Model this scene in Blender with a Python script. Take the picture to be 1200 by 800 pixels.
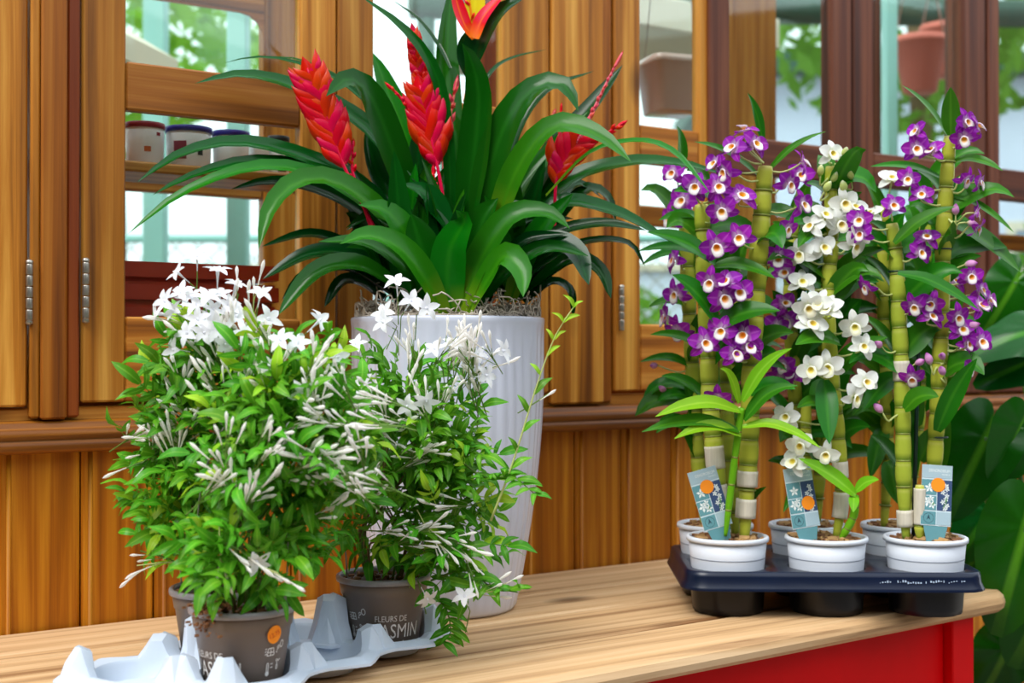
import bpy, bmesh, math, random
from mathutils import Vector, Matrix, noise
PI = math.pi
scene = bpy.context.scene
for o in list(bpy.data.objects):
    bpy.data.objects.remove(o, do_unlink=True)
COL = scene.collection
rnd = random.Random(7)

# ------------------------------------------------------------------ camera, sky, sun, exposure
TZ = 0.80                      # height of the table top
CZ = TZ + 0.383                # eye height
F = 1500.0                     # focal length in pixels of a 1200 x 800 frame
PITCH = math.atan(12.0 / F)
cam_d = bpy.data.cameras.new('camera')
cam_d.sensor_width = 36.0
cam_d.lens = F / 1200.0 * 36.0
cam_d.dof.use_dof = True
cam_d.dof.focus_distance = 1.68
cam_d.dof.aperture_fstop = 4.2
cam = bpy.data.objects.new('camera', cam_d)
cam.location = (0, 0, CZ)
cam.rotation_euler = (PI / 2 + PITCH, 0, 0)
COL.objects.link(cam)
scene.camera = cam

world = bpy.data.worlds.new('sky')
scene.world = world
world.use_nodes = True
bg = world.node_tree.nodes['Background']
bg.inputs['Color'].default_value = (0.86, 0.93, 1.0, 1)
bg.inputs['Strength'].default_value = 1.7
sun_d = bpy.data.lights.new('sun', 'SUN')
sun_d.energy = 2.0
sun_d.angle = math.radians(28)
sun_d.color = (1.0, 0.97, 0.92)
sun = bpy.data.objects.new('sun', sun_d)
sun.rotation_euler = Vector((-0.42, -0.5, 0.85)).to_track_quat('Z', 'Y').to_euler()
COL.objects.link(sun)
vs = scene.view_settings
vs.view_transform = 'Standard'
vs.look = 'None'
vs.gamma = 1.0
vs.use_curve_mapping = False
vs.exposure = 0.38

# ------------------------------------------------------------------ helpers
def lin(r, g, b):
    f = lambda c: (c / 255 / 12.92) if c / 255 <= 0.04045 else ((c / 255 + 0.055) / 1.055) ** 2.4
    return (f(r), f(g), f(b), 1.0)

def at(px, py, D):
    """point at depth D (metres in front of the eye) that the photo shows at px, py"""
    xc, yc = (px - 600) / F, (400 - py) / F
    yy = math.cos(PITCH) - yc * math.sin(PITCH)
    zz = math.sin(PITCH) + yc * math.cos(PITCH)
    k = D / yy
    return Vector((xc * k, D, CZ + zz * k))

WM = {}                        # world matrix of each object
def link(o, parent=None, M=None):
    M = M or (WM[parent.name].copy() if parent else Matrix.Identity(4))
    COL.objects.link(o)
    if parent:
        o.parent = parent
        o.matrix_basis = WM[parent.name].inverted() @ M
    else:
        o.matrix_basis = M
    WM[o.name] = M
    return o

def tag(o, label=None, cat=None, group=None, kind=None):
    if label: o['label'] = label
    if cat: o['category'] = cat
    if group: o['group'] = group
    if kind: o['kind'] = kind
    return o

def empty(name, M, label=None, cat=None, group=None, kind=None):
    o = bpy.data.objects.new(name, None)
    o.empty_display_size = 0.02
    link(o, None, M if isinstance(M, Matrix) else Matrix.Translation(M))
    return tag(o, label, cat, group, kind)

def mesh(name, V, Fc, mat, smooth=True, col=None, mats=None, fm=None):
    me = bpy.data.meshes.new(name)
    me.from_pydata([tuple(v) for v in V], [], Fc)
    for m in (mats or [mat]):
        me.materials.append(m)
    if smooth:
        me.polygons.foreach_set('use_smooth', [True] * len(me.polygons))
    if fm:
        me.polygons.foreach_set('material_index', fm)
    if col:
        a = me.color_attributes.new('Col', 'FLOAT_COLOR', 'POINT')
        flat = []
        for c in col:
            flat += [c[0], c[1], c[2] if len(c) > 2 else 0.0, 1.0]
        a.data.foreach_set('color', flat)
    me.update()
    return me

def inst(name, me, parent=None, M=None):
    return link(bpy.data.objects.new(name, me), parent, M)

def part(name, V, Fc, mat, parent, world=True, **k):
    """a mesh under parent; V in world coordinates (or in parent's own when world is False)"""
    M = WM[parent.name] if parent else Matrix.Identity(4)
    if world:
        inv = M.inverted()
        V = [inv @ Vector(v) for v in V]
    return inst(name, mesh(name, V, Fc, mat, **k), parent, M)

def box(x0, x1, y0, y1, z0, z1, bev=0.0):
    if bev <= 0:
        V = [(x, y, z) for z in (z0, z1) for y in (y0, y1) for x in (x0, x1)]
        return V, [(0, 2, 3, 1), (4, 5, 7, 6), (0, 1, 5, 4), (2, 6, 7, 3), (0, 4, 6, 2), (1, 3, 7, 5)]
    bm = bmesh.new()
    bmesh.ops.create_cube(bm, size=1)
    for v in bm.verts:
        v.co = Vector(((x0 + x1) / 2 + v.co.x * (x1 - x0), (y0 + y1) / 2 + v.co.y * (y1 - y0), (z0 + z1) / 2 + v.co.z * (z1 - z0)))
    bmesh.ops.bevel(bm, geom=list(bm.edges), offset=bev, segments=1, affect='EDGES')
    V = [v.co.copy() for v in bm.verts]
    Fc = [[v.index for v in f.verts] for f in bm.faces]
    bm.free()
    return V, Fc

def join(*ms):
    V, Fc = [], []
    for v, f in ms:
        n = len(V)
        V += list(v)
        Fc += [tuple(i + n for i in q) for q in f]
    return V, Fc

def lathe(prof, n=40, c=(0, 0, 0), rf=None, cap0=False, cap1=False):
    V, Fc = [], []
    for r, z in prof:
        for i in range(n):
            a = 2 * PI * i / n
            rr = r * (rf(a, z) if rf else 1)
            V.append((c[0] + rr * math.cos(a), c[1] + rr * math.sin(a), c[2] + z))
    for j in range(len(prof) - 1):
        for i in range(n):
            k = (i + 1) % n
            Fc.append((j * n + i, j * n + k, (j + 1) * n + k, (j + 1) * n + i))
    if cap0: Fc.append(tuple(reversed(range(n))))
    if cap1: Fc.append(tuple(range((len(prof) - 1) * n, len(prof) * n)))
    return V, Fc

def spline(P, n):
    """n+1 points along a Catmull-Rom curve through P"""
    P = [Vector(p) for p in P]
    if len(P) == 2:
        return [P[0].lerp(P[1], i / n) for i in range(n + 1)]
    Q = [P[0] * 2 - P[1]] + P + [P[-1] * 2 - P[-2]]
    L = [0]
    for i in range(len(P) - 1):
        L.append(L[-1] + (P[i + 1] - P[i]).length)
    out = []
    for i in range(n + 1):
        s = L[-1] * i / n
        k = 0
        while k < len(P) - 2 and s > L[k + 1]: k += 1
        t = (s - L[k]) / max(1e-9, L[k + 1] - L[k])
        a, b, c, d = Q[k], Q[k + 1], Q[k + 2], Q[k + 3]
        out.append(0.5 * ((2 * b) + (c - a) * t + (2 * a - 5 * b + 4 * c - d) * t * t + (3 * b - a - 3 * c + d) * t ** 3))
    return out

def tangents(P):
    T = []
    for i in range(len(P)):
        d = P[min(i + 1, len(P) - 1)] - P[max(i - 1, 0)]
        T.append(d.normalized() if d.length > 1e-9 else Vector((0, 0, 1)))
    return T

def tube(P, R, n=6, cap=True, sp=0):
    """tube along points P (sp>0: resample to sp segments), R a radius or a function of t"""
    P = spline(P, sp) if sp else [Vector(p) for p in P]
    T = tangents(P)
    ref = Vector((0, 0, 1)) if abs(T[0].z) < 0.9 else Vector((1, 0, 0))
    A = T[0].cross(ref).normalized()
    V, Fc = [], []
    m = len(P)
    for j in range(m):
        A = (A - T[j] * A.dot(T[j])).normalized()
        B = T[j].cross(A)
        r = R(j / (m - 1)) if callable(R) else R
        for i in range(n):
            a = 2 * PI * i / n
            V.append(P[j] + A * (r * math.cos(a)) + B * (r * math.sin(a)))
    for j in range(m - 1):
        for i in range(n):
            k = (i + 1) % n
            Fc.append((j * n + i, j * n + k, (j + 1) * n + k, (j + 1) * n + i))
    if cap:
        Fc.append(tuple(reversed(range(n))))
        Fc.append(tuple(range((m - 1) * n, m * n)))
    return V, Fc

PROF = {
    'strap': lambda t: (0.62 + 0.38 * min(1, t * 3.0)) * max(0.0, 1 - max(0, (t - 0.45) / 0.55) ** 2.2) ** 0.8,
    'lance': lambda t: max(0.03, math.sin(PI * min(1, 0.06 + 0.94 * t) ** 0.85) ** 0.8),
    'petal': lambda t: 0.25 + 0.75 * math.sin(PI * t ** 0.8) ** 0.75 if t < 0.98 else 0.12,
    'bract': lambda t: (0.75 + 0.25 * math.sin(PI * t)) * (1 - t ** 3) + 0.02,
}
def ribbon(P, w, N0, n=12, na=4, fold=0.15, prof='strap', twist=0.0, wave=0.0, ph=0.0):
    P = spline(P, n)
    T = tangents(P)
    V, Fc, C = [], [], []
    pf = PROF[prof]
    N0 = Vector(N0)
    Np = None
    for j in range(n + 1):
        t = j / n
        N = N0 if Np is None else (N0 * 0.35 + Np * 0.65)
        N = N - T[j] * N.dot(T[j])
        if N.length < 1e-4:
            N = Vector((0, 1, 0)) - T[j] * T[j].y
        N.normalize()
        Np = N.copy()
        if twist:
            N = Matrix.Rotation(twist * t, 3, T[j]) @ N
        W = T[j].cross(N)
        ww = w * pf(t)
        for i in range(na + 1):
            s = -1 + 2 * i / na
            V.append(P[j] + W * (s * ww / 2) + N * (fold * ww * s * s + wave * w * math.sin(9 * t + ph + 2 * s) * abs(s)))
            C.append((t, abs(s), 0))
    k = na + 1
    for j in range(n):
        for i in range(na):
            Fc.append((j * k + i, j * k + i + 1, (j + 1) * k + i + 1, (j + 1) * k + i))
    return V, Fc, C

def joinc(parts):
    V, Fc, C = [], [], []
    for v, f, c in parts:
        n = len(V)
        V += list(v); C += list(c)
        Fc += [tuple(i + n for i in q) for q in f]
    return V, Fc, C

def basis(z, up=(0, 0, 1), loc=(0, 0, 0), s=1.0, roll=0.0):
    """matrix whose local Z looks along z and local Y is close to up"""
    z = Vector(z).normalized(); up = Vector(up)
    if abs(z.dot(up.normalized())) > 0.97: up = Vector((0.3, 1, 0.1))
    x = up.cross(z).normalized(); y = z.cross(x)
    M = Matrix((x, y, z)).transposed().to_4x4()
    return Matrix.Translation(Vector(loc)) @ M @ Matrix.Rotation(roll, 4, 'Z') @ Matrix.Scale(s, 4)

def rv(a=1.0):
    return Vector((rnd.uniform(-a, a), rnd.uniform(-a, a), rnd.uniform(-a, a)))

def text_mesh(body, size):
    cu = bpy.data.curves.new('txt', 'FONT')
    cu.body = body; cu.size = size; cu.resolution_u = 3
    o = bpy.data.objects.new('txt', cu)
    COL.objects.link(o)
    dg = bpy.context.evaluated_depsgraph_get()
    me = bpy.data.meshes.new_from_object(o.evaluated_get(dg))
    V = [v.co.copy() for v in me.vertices]
    Fc = [tuple(p.vertices) for p in me.polygons]
    bpy.data.objects.remove(o); bpy.data.meshes.remove(me); bpy.data.curves.remove(cu)
    x0 = min(v.x for v in V); x1 = max(v.x for v in V)
    return [Vector((v.x - x0, v.y, 0)) for v in V], Fc, x1 - x0

# ------------------------------------------------------------------ materials
def newmat(name):
    m = bpy.data.materials.new(name)
    m.use_nodes = True
    nt = m.node_tree
    return m, nt, nt.nodes['Principled BSDF'], lambda t: nt.nodes.new(t), lambda a, b: nt.links.new(a, b)

def plain(name, c, rough=0.5, noise_amt=0.12, nscale=30, spec=0.5, metal=0.0, bump=0.0, coat=0.0, stretch=None):
    m, nt, b, N, L = newmat(name)
    tc = N('ShaderNodeTexCoord'); nz = N('ShaderNodeTexNoise'); mp = N('ShaderNodeMapping')
    if stretch: mp.inputs['Scale'].default_value = stretch
    L(tc.outputs['Object'], mp.inputs['Vector']); L(mp.outputs[0], nz.inputs['Vector'])
    nz.inputs['Scale'].default_value = nscale; nz.inputs['Detail'].default_value = 5
    mx = N('ShaderNodeMix'); mx.data_type = 'RGBA'
    k = noise_amt
    mx.inputs[6].default_value = tuple(x * (1 - k) for x in c[:3]) + (1,)
    mx.inputs[7].default_value = tuple(min(1, x * (1 + k)) for x in c[:3]) + (1,)
    L(nz.outputs['Fac'], mx.inputs[0]); L(mx.outputs[2], b.inputs['Base Color'])
    b.inputs['Roughness'].default_value = rough
    b.inputs['Specular IOR Level'].default_value = spec
    b.inputs['Metallic'].default_value = metal
    b.inputs['Coat Weight'].default_value = coat
    if bump:
        bp = N('ShaderNodeBump'); bp.inputs['Strength'].default_value = bump; bp.inputs['Distance'].default_value = 0.004
        L(nz.outputs['Fac'], bp.inputs['Height']); L(bp.outputs[0], b.inputs['Normal'])
    return m

def wood(name, dark, mid, light, axis='z', ring=7.0, rough=0.45, knots=True, coat=0.0, rand=0.25, wvw=0.22):
    m, nt, b, N, L = newmat(name)
    tc = N('ShaderNodeTexCoord'); oi = N('ShaderNodeObjectInfo')
    mul = N('ShaderNodeMath'); mul.operation = 'MULTIPLY'; mul.inputs[1].default_value = 37.0
    L(oi.outputs['Random'], mul.inputs[0])
    add = N('ShaderNodeVectorMath'); add.operation = 'ADD'
    L(tc.outputs['Object'], add.inputs[0]); L(mul.outputs[0], add.inputs[1])
    def mapped(across, along):
        mp = N('ShaderNodeMapping')
        mp.inputs['Scale'].default_value = [along if a == axis else across for a in 'xyz']
        L(add.outputs[0], mp.inputs['Vector'])
        return mp.outputs[0]
    wv = N('ShaderNodeTexWave'); wv.wave_type = 'RINGS'; wv.rings_direction = axis.upper()
    wv.inputs['Scale'].default_value = ring; wv.inputs['Distortion'].default_value = 5.0
    wv.inputs['Detail'].default_value = 3.0; wv.inputs['Detail Scale'].default_value = 1.2
    L(mapped(1.6, 0.16), wv.inputs['Vector'])
    nz = N('ShaderNodeTexNoise'); nz.inputs['Scale'].default_value = 1.0; nz.inputs['Detail'].default_value = 6
    L(mapped(130, 2.2), nz.inputs['Vector'])
    big = N('ShaderNodeTexNoise'); big.inputs['Scale'].default_value = 1.0; big.inputs['Detail'].default_value = 3
    L(mapped(9, 1.6), big.inputs['Vector'])
    rp = N('ShaderNodeValToRGB')
    e = rp.color_ramp.elements
    e[0].position = 0.14; e[0].color = light
    e[1].position = 0.88; e[1].color = dark
    k = e.new(0.48); k.color = mid
    cmb = N('ShaderNodeMath'); cmb.operation = 'MULTIPLY_ADD'; cmb.inputs[1].default_value = wvw
    L(wv.outputs['Fac'], cmb.inputs[0])
    m2 = N('ShaderNodeMath'); m2.operation = 'MULTIPLY'; m2.inputs[1].default_value = 0.22
    L(nz.outputs['Fac'], m2.inputs[0])
    m3 = N('ShaderNodeMath'); m3.operation = 'MULTIPLY_ADD'; m3.inputs[1].default_value = 0.34
    L(big.outputs['Fac'], m3.inputs[0]); L(m2.outputs[0], m3.inputs[2]); 
    st = N('ShaderNodeTexNoise'); st.inputs['Scale'].default_value = 1.0; st.inputs['Detail'].default_value = 7; st.inputs['Roughness'].default_value = 0.62
    st.inputs['Distortion'].default_value = 0.5
    L(mapped(48, 0.9), st.inputs['Vector'])
    sr = N('ShaderNodeMapRange'); sr.inputs[1].default_value = 0.3; sr.inputs[2].default_value = 0.72
    L(st.outputs['Fac'], sr.inputs[0])
    m4 = N('ShaderNodeMath'); m4.operation = 'MULTIPLY_ADD'; m4.inputs[1].default_value = 0.6
    L(sr.outputs[0], m4.inputs[0]); L(m3.outputs[0], m4.inputs[2])
    L(m4.outputs[0], cmb.inputs[2])
    sub = N('ShaderNodeMath'); sub.operation = 'SUBTRACT'; sub.inputs[1].default_value = 0.22
    L(cmb.outputs[0], sub.inputs[0]); L(sub.outputs[0], rp.inputs['Fac'])
    out = rp.outputs['Color']
    if knots:
        vo = N('ShaderNodeTexVoronoi'); vo.inputs['Scale'].default_value = 1.0
        L(mapped(6.0, 3.0), vo.inputs['Vector'])
        kr = N('ShaderNodeMapRange'); kr.inputs[1].default_value = 0.05; kr.inputs[2].default_value = 0.16
        kr.inputs[3].default_value = 0.75; kr.inputs[4].default_value = 0.0
        L(vo.outputs['Distance'], kr.inputs[0])
        mk = N('ShaderNodeMix'); mk.data_type = 'RGBA'
        L(kr.outputs[0], mk.inputs[0]); L(out, mk.inputs[6])
        mk.inputs[7].default_value = tuple(x * 0.35 for x in dark[:3]) + (1,)
        out = mk.outputs[2]
    hs = N('ShaderNodeHueSaturation')
    mr = N('ShaderNodeMapRange'); mr.inputs[3].default_value = 1 - rand; mr.inputs[4].default_value = 1 + rand
    L(oi.outputs['Random'], mr.inputs[0]); L(mr.outputs[0], hs.inputs['Value']); L(out, hs.inputs['Color'])
    L(hs.outputs[0], b.inputs['Base Color'])
    b.inputs['Roughness'].default_value = rough; b.inputs['Specular IOR Level'].default_value = 0.3
    b.inputs['Coat Weight'].default_value = coat; b.inputs['Coat Roughness'].default_value = 0.35
    bp = N('ShaderNodeBump'); bp.inputs['Strength'].default_value = 0.25; bp.inputs['Distance'].default_value = 0.002
    L(cmb.outputs[0], bp.inputs['Height']); L(bp.outputs[0], b.inputs['Normal'])
    return m

def leafmat(name, c, rib, tip=None, rough=0.35, trans=0.25, var=0.3, coat=0.0, base=None, basepos=0.3):
    """Col.r runs along the leaf, Col.g from the midrib to the edge"""
    m, nt, b, N, L = newmat(name)
    at_ = N('ShaderNodeAttribute'); at_.attribute_name = 'Col'
    sp = N('ShaderNodeSeparateColor'); L(at_.outputs['Color'], sp.inputs[0])
    oi = N('ShaderNodeObjectInfo'); tc = N('ShaderNodeTexCoord')
    nz = N('ShaderNodeTexNoise'); nz.inputs['Scale'].default_value = 25; nz.inputs['Detail'].default_value = 4
    L(tc.outputs['Object'], nz.inputs['Vector'])
    rp = N('ShaderNodeValToRGB'); e = rp.color_ramp.elements
    e[0].position = 0.0; e[0].color = base or c
    e[1].position = 1.0; e[1].color = tip or c
    if base:
        q = e.new(basepos); q.color = c
    if tip:
        q = e.new(0.75); q.color = c
    L(sp.outputs[0], rp.inputs['Fac'])
    mr = N('ShaderNodeMapRange'); mr.inputs[1].default_value = 0.02; mr.inputs[2].default_value = 0.22
    mr.inputs[3].default_value = 0.8; mr.inputs[4].default_value = 0.0
    L(sp.outputs[1], mr.inputs[0])
    mx = N('ShaderNodeMix'); mx.data_type = 'RGBA'
    L(mr.outputs[0], mx.inputs[0]); L(rp.outputs[0], mx.inputs[6]); mx.inputs[7].default_value = rib
    hs = N('ShaderNodeHueSaturation')
    ad = N('ShaderNodeMath'); ad.operation = 'ADD'
    v1 = N('ShaderNodeMapRange'); v1.inputs[3].default_value = 0.5 - var * 0.9; v1.inputs[4].default_value = 0.5 + var
    L(oi.outputs['Random'], v1.inputs[0])
    v2 = N('ShaderNodeMapRange'); v2.inputs[3].default_value = 0.35; v2.inputs[4].default_value = 0.65
    L(nz.outputs['Fac'], v2.inputs[0])
    L(v1.outputs[0], ad.inputs[0]); L(v2.outputs[0], ad.inputs[1]); L(ad.outputs[0], hs.inputs['Value'])
    h1 = N('ShaderNodeMapRange'); h1.inputs[3].default_value = 0.485; h1.inputs[4].default_value = 0.512
    ml = N('ShaderNodeMath'); ml.operation = 'FRACT'
    mu = N('ShaderNodeMath'); mu.operation = 'MULTIPLY'; mu.inputs[1].default_value = 17.3
    L(oi.outputs['Random'], mu.inputs[0]); L(mu.outputs[0], ml.inputs[0]); L(ml.outputs[0], h1.inputs[0]); L(h1.outputs[0], hs.inputs['Hue'])
    L(mx.outputs[2], hs.inputs['Color'])
    L(hs.outputs[0], b.inputs['Base Color'])
    b.inputs['Roughness'].default_value = rough; b.inputs['Specular IOR Level'].default_value = 0.2
    b.inputs['Coat Weight'].default_value = coat * 0.15; b.inputs['Coat Roughness'].default_value = 0.12
    tr = N('ShaderNodeBsdfTranslucent'); L(hs.outputs[0], tr.inputs['Color'])
    ms = N('ShaderNodeMixShader'); ms.inputs[0].default_value = trans
    out = nt.nodes['Material Output']
    L(b.outputs[0], ms.inputs[1]); L(tr.outputs[0], ms.inputs[2]); L(ms.outputs[0], out.inputs['Surface'])
    return m

def glassmat(name, tint=(0.93, 0.98, 0.96, 1)):
    m, nt, b, N, L = newmat(name)
    nt.nodes.remove(b)
    t = N('ShaderNodeBsdfTransparent'); t.inputs[0].default_value = tint
    g = N('ShaderNodeBsdfGlossy'); g.inputs['Roughness'].default_value = 0.03
    fr = N('ShaderNodeFresnel')
    ge = N('ShaderNodeNewGeometry'); mr = N('ShaderNodeMapRange')      # same reflectance from both faces of the thin plate
    mr.inputs[3].default_value = 1.45; mr.inputs[4].default_value = 1 / 1.45
    L(ge.outputs['Backfacing'], mr.inputs[0]); L(mr.outputs[0], fr.inputs[0])
    ms = N('ShaderNodeMixShader')
    L(fr.outputs[0], ms.inputs[0]); L(t.outputs[0], ms.inputs[1]); L(g.outputs[0], ms.inputs[2])
    L(ms.outputs[0], nt.nodes['Material Output'].inputs['Surface'])
    return m

GOLD = wood('golden_pine', lin(80, 36, 2), lin(174, 108, 28), lin(216, 158, 68), 'z', 5, wvw=.2)
GOLDH = wood('golden_pine_cross', lin(84, 38, 4), lin(164, 98, 28), lin(200, 140, 60), 'x', 5, wvw=.2)
POSTW = wood('post_pine', lin(80, 34, 2), lin(150, 84, 16), lin(186, 120, 42), 'z', 8)
REDW = wood('reddish_pine', lin(80, 26, 4), lin(140, 60, 12), lin(166, 84, 26), 'z', 7)
BOARDW = wood('orange_board', lin(80, 36, 0), lin(166, 94, 6), lin(212, 142, 30), 'z', 10, rand=0.15, wvw=.12)
TRIMW = wood('rail_pine', lin(50, 20, 2), lin(132, 74, 10), lin(172, 106, 28), 'x', 14, knots=False)
DARKW = wood('dark_sash_wood', lin(48, 20, 10), lin(98, 50, 30), lin(130, 76, 48), 'z', 6, knots=False, rand=0.15)
DARKH = wood('dark_sash_wood_cross', lin(48, 20, 10), lin(98, 50, 30), lin(130, 76, 48), 'x', 6, knots=False, rand=0.15)
TOPW = wood('worn_table_wood', lin(120, 76, 38), lin(204, 164, 118), lin(222, 188, 146), 'x', 6, rough=0.6, rand=0.07, wvw=.22)
REDP = plain('red_paint', lin(222, 2, 8), 0.45, 0.12, 12, spec=0.15)
CERAM = plain('white_glaze', lin(206, 210, 226), 0.25, 0.04, 10, coat=0.4)
GLASS = glassmat('pane_glass')
METAL = plain('worn_metal', lin(170, 165, 155), 0.35, 0.3, 80, metal=0.9)
TRAYG = plain('pale_grey_plastic', lin(202, 214, 230), 0.45, 0.05, 20)
TRAYB = plain('black_blue_plastic', lin(10, 22, 46), 0.3, 0.25, 14, spec=0.35)
TRAYK = plain('black_plastic', lin(14, 14, 20), 0.35, 0.25, 14, spec=0.35)
POTW = plain('white_plastic', lin(222, 228, 238), 0.4, 0.03, 20)
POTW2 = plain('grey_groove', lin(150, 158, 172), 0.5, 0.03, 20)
TAUPE = plain('taupe_plastic', lin(112, 98, 88), 0.45, 0.08, 20)
RIMG = plain('grey_rim_plastic', lin(140, 136, 138), 0.35, 0.3, 90)
PRINT = plain('white_print', lin(214, 210, 206), 0.6, 0.03, 20)
ORANGE = plain('orange_sticker', lin(255, 146, 10), 0.6, 0.03, 20)
INK = plain('red_ink', lin(206, 70, 20), 0.6, 0.03, 20)
SOIL = plain('dark_soil', lin(62, 40, 26), 0.9, 0.6, 120, bump=0.6)
CHIP = plain('bark_chip', lin(132, 88, 54), 0.8, 0.6, 60)
CHIPL = plain('pale_bark_chip', lin(170, 132, 84), 0.8, 0.6, 60)
MOSS = plain('grey_moss', lin(188, 176, 160), 0.9, 0.3, 90)
BROM = leafmat('bromeliad_leaf', lin(8, 82, 10), lin(18, 98, 16), rough=0.2, trans=0.16, coat=0.45, var=0.16)
BROML = leafmat('young_bromeliad_leaf', lin(28, 108, 8), lin(44, 122, 12), rough=0.28, trans=0.22, coat=0.35, var=0.14, base=lin(112, 146, 20))
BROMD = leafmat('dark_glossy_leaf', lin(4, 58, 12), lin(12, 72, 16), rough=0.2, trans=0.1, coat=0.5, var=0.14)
JASL = leafmat('jasmine_leaf', lin(84, 158, 30), lin(130, 190, 60), rough=0.34, trans=0.3, var=0.26, coat=0.15)
JASY = leafmat('young_jasmine_leaf', lin(158, 206, 44), lin(180, 214, 80), rough=0.36, trans=0.35, var=0.16)
ORCL = leafmat('orchid_leaf', lin(40, 112, 14), lin(66, 136, 26), rough=0.3, trans=0.22, var=0.16, coat=0.25)
ORCY = leafmat('young_orchid_leaf', lin(122, 186, 30), lin(150, 206, 56), rough=0.32, trans=0.3, var=0.1)
CANE = leafmat('cane_green', lin(172, 182, 60), lin(172, 182, 60), rough=0.35, trans=0.05, var=0.1, base=lin(70, 104, 22), tip=lin(190, 186, 100))
NODE = plain('cane_node', lin(120, 128, 44), 0.5, 0.2, 40)
SHEATH = plain('papery_sheath', lin(206, 198, 180), 0.7, 0.25, 50, stretch=(6, 6, 0.6))
STALK = plain('pale_stalk', lin(190, 200, 120), 0.5, 0.1, 40)
STEM = plain('green_stem', lin(96, 130, 44), 0.5, 0.25, 60)
WOODY = plain('brown_stem', lin(110, 84, 52), 0.7, 0.3, 60)
STAKE = plain('dark_green_stake', lin(22, 52, 44), 0.4, 0.1, 30)
PETP = leafmat('purple_petal', lin(158, 30, 176), lin(190, 84, 200), tip=lin(126, 6, 146), base=lin(244, 226, 242), rough=0.5, trans=0.3, var=0.16, basepos=0.42)
PETW = leafmat('white_petal', lin(244, 246, 240), lin(250, 250, 244), base=lin(226, 234, 190), rough=0.5, trans=0.3, var=0.03)
LIPP = leafmat('purple_lip', lin(246, 240, 236), lin(250, 240, 240), base=lin(240, 160, 0), tip=lin(140, 14, 158), rough=0.5, trans=0.2, var=0.06)
LIPW = leafmat('white_lip', lin(246, 244, 214), lin(246, 240, 190), base=lin(224, 200, 70), tip=lin(250, 250, 246), rough=0.5, trans=0.2, var=0.03)
BUDW = leafmat('jasmine_bud', lin(255, 252, 248), lin(255, 250, 246), base=lin(250, 240, 226), rough=0.5, trans=0.45, var=0.02)
JASW = leafmat('jasmine_flower', lin(250, 250, 255), lin(255, 255, 255), rough=0.5, trans=0.4, var=0.02)
BUDG = leafmat('green_white_bud', lin(206, 220, 130), lin(220, 230, 150), base=lin(150, 180, 60), tip=lin(240, 244, 210), rough=0.5, trans=0.2, var=0.08)
BRACT = leafmat('red_bract', lin(214, 6, 12), lin(226, 14, 16), tip=lin(186, 2, 14), base=lin(226, 14, 12), rough=0.3, trans=0.2, var=0.12, coat=0.3)
BRACTP = leafmat('pink_red_bract', lin(220, 64, 72), lin(236, 120, 120), tip=lin(200, 60, 70), rough=0.4, trans=0.2, var=0.1)
BRACTO = leafmat('orange_red_bract', lin(226, 48, 14), lin(240, 120, 20), tip=lin(190, 20, 20), base=lin(240, 140, 20), rough=0.3, trans=0.2, var=0.1)
BRACTY = leafmat('yellow_bract', lin(226, 206, 20), lin(230, 214, 40), rough=0.3, trans=0.2, var=0.05)
# ------------------------------------------------------------------ the panelled wall with glazed doors
WA = math.atan(0.65)
CW, SW = math.cos(WA), math.sin(WA)
WALL = Matrix.Translation((0, 2.193, TZ)) @ Matrix.Rotation(WA, 4, 'Z')   # x along the wall, y away from the table, z above the table top
def wd(px, y=0.0):
    return (y + CW * 2.193) / (CW - SW * (px - 600) / F)
def wu(px, y=0.0):
    D = wd(px, y)
    return CW * (px - 600) / F * D + SW * (D - 2.193)
def wz(px, py, y=0.0):
    p = at(px, py, wd(px, y))
    return p.z - TZ

def struct(name):
    return empty(name, WALL, kind='structure')
def wbox(name, par, mat, u0, u1, y0, y1, z0, z1, bev=0.003):
    V, Fc = box(u0, u1, y0, y1, z0, z1, bev)
    return part(name, V, Fc, mat, par, world=False, smooth=False)

UL, UR = -1.15, 2.05
wall = struct('wall_back')
u, k = UL, 0
while u < UR:                                  # vertical boards below the rail
    w = (0.104, 0.118, 0.096, 0.11)[k % 4]
    wbox('board', wall, BOARDW, u + 0.0012, u + w - 0.0012, 0.0, 0.018, -TZ + 0.002, 0.262, 0.004)
    # a narrow bead beside each joint
    V, Fc = tube([(u + w * 0.12, 0.0, -TZ + 0.01), (u + w * 0.12, 0.0, 0.25)], 0.0035, 6)
    part('bead', V, Fc, BOARDW, wall, world=False)
    u += w; k += 1
wbox('backing', wall, DARKW, UL, UR, 0.0185, 0.03, -TZ + 0.002, 0.30, 0)
wbox('lower_rail', wall, GOLDH, UL, UR, -0.004, 0.03, 0.2625, 0.306)

trim = struct('trim_1')                        # rounded moulding under the doors
prof = [(0.0, 0.244), (-0.022, 0.244), (-0.03, 0.248), (-0.033, 0.254), (-0.03, 0.2595), (-0.026, 0.262), (-0.03, 0.265), (-0.031, 0.271),
        (-0.027, 0.277), (-0.02, 0.279), (-0.02, 0.284), (-0.012, 0.288), (-0.0045, 0.289)]
V = [(x, y, z) for x in (UL, UR) for y, z in prof]
n = len(prof)
Fc = [(i, i + 1, n + i + 1, n + i) for i in range(n - 1)]
part('moulding', V, Fc, TRIMW, trim, world=False)

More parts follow.
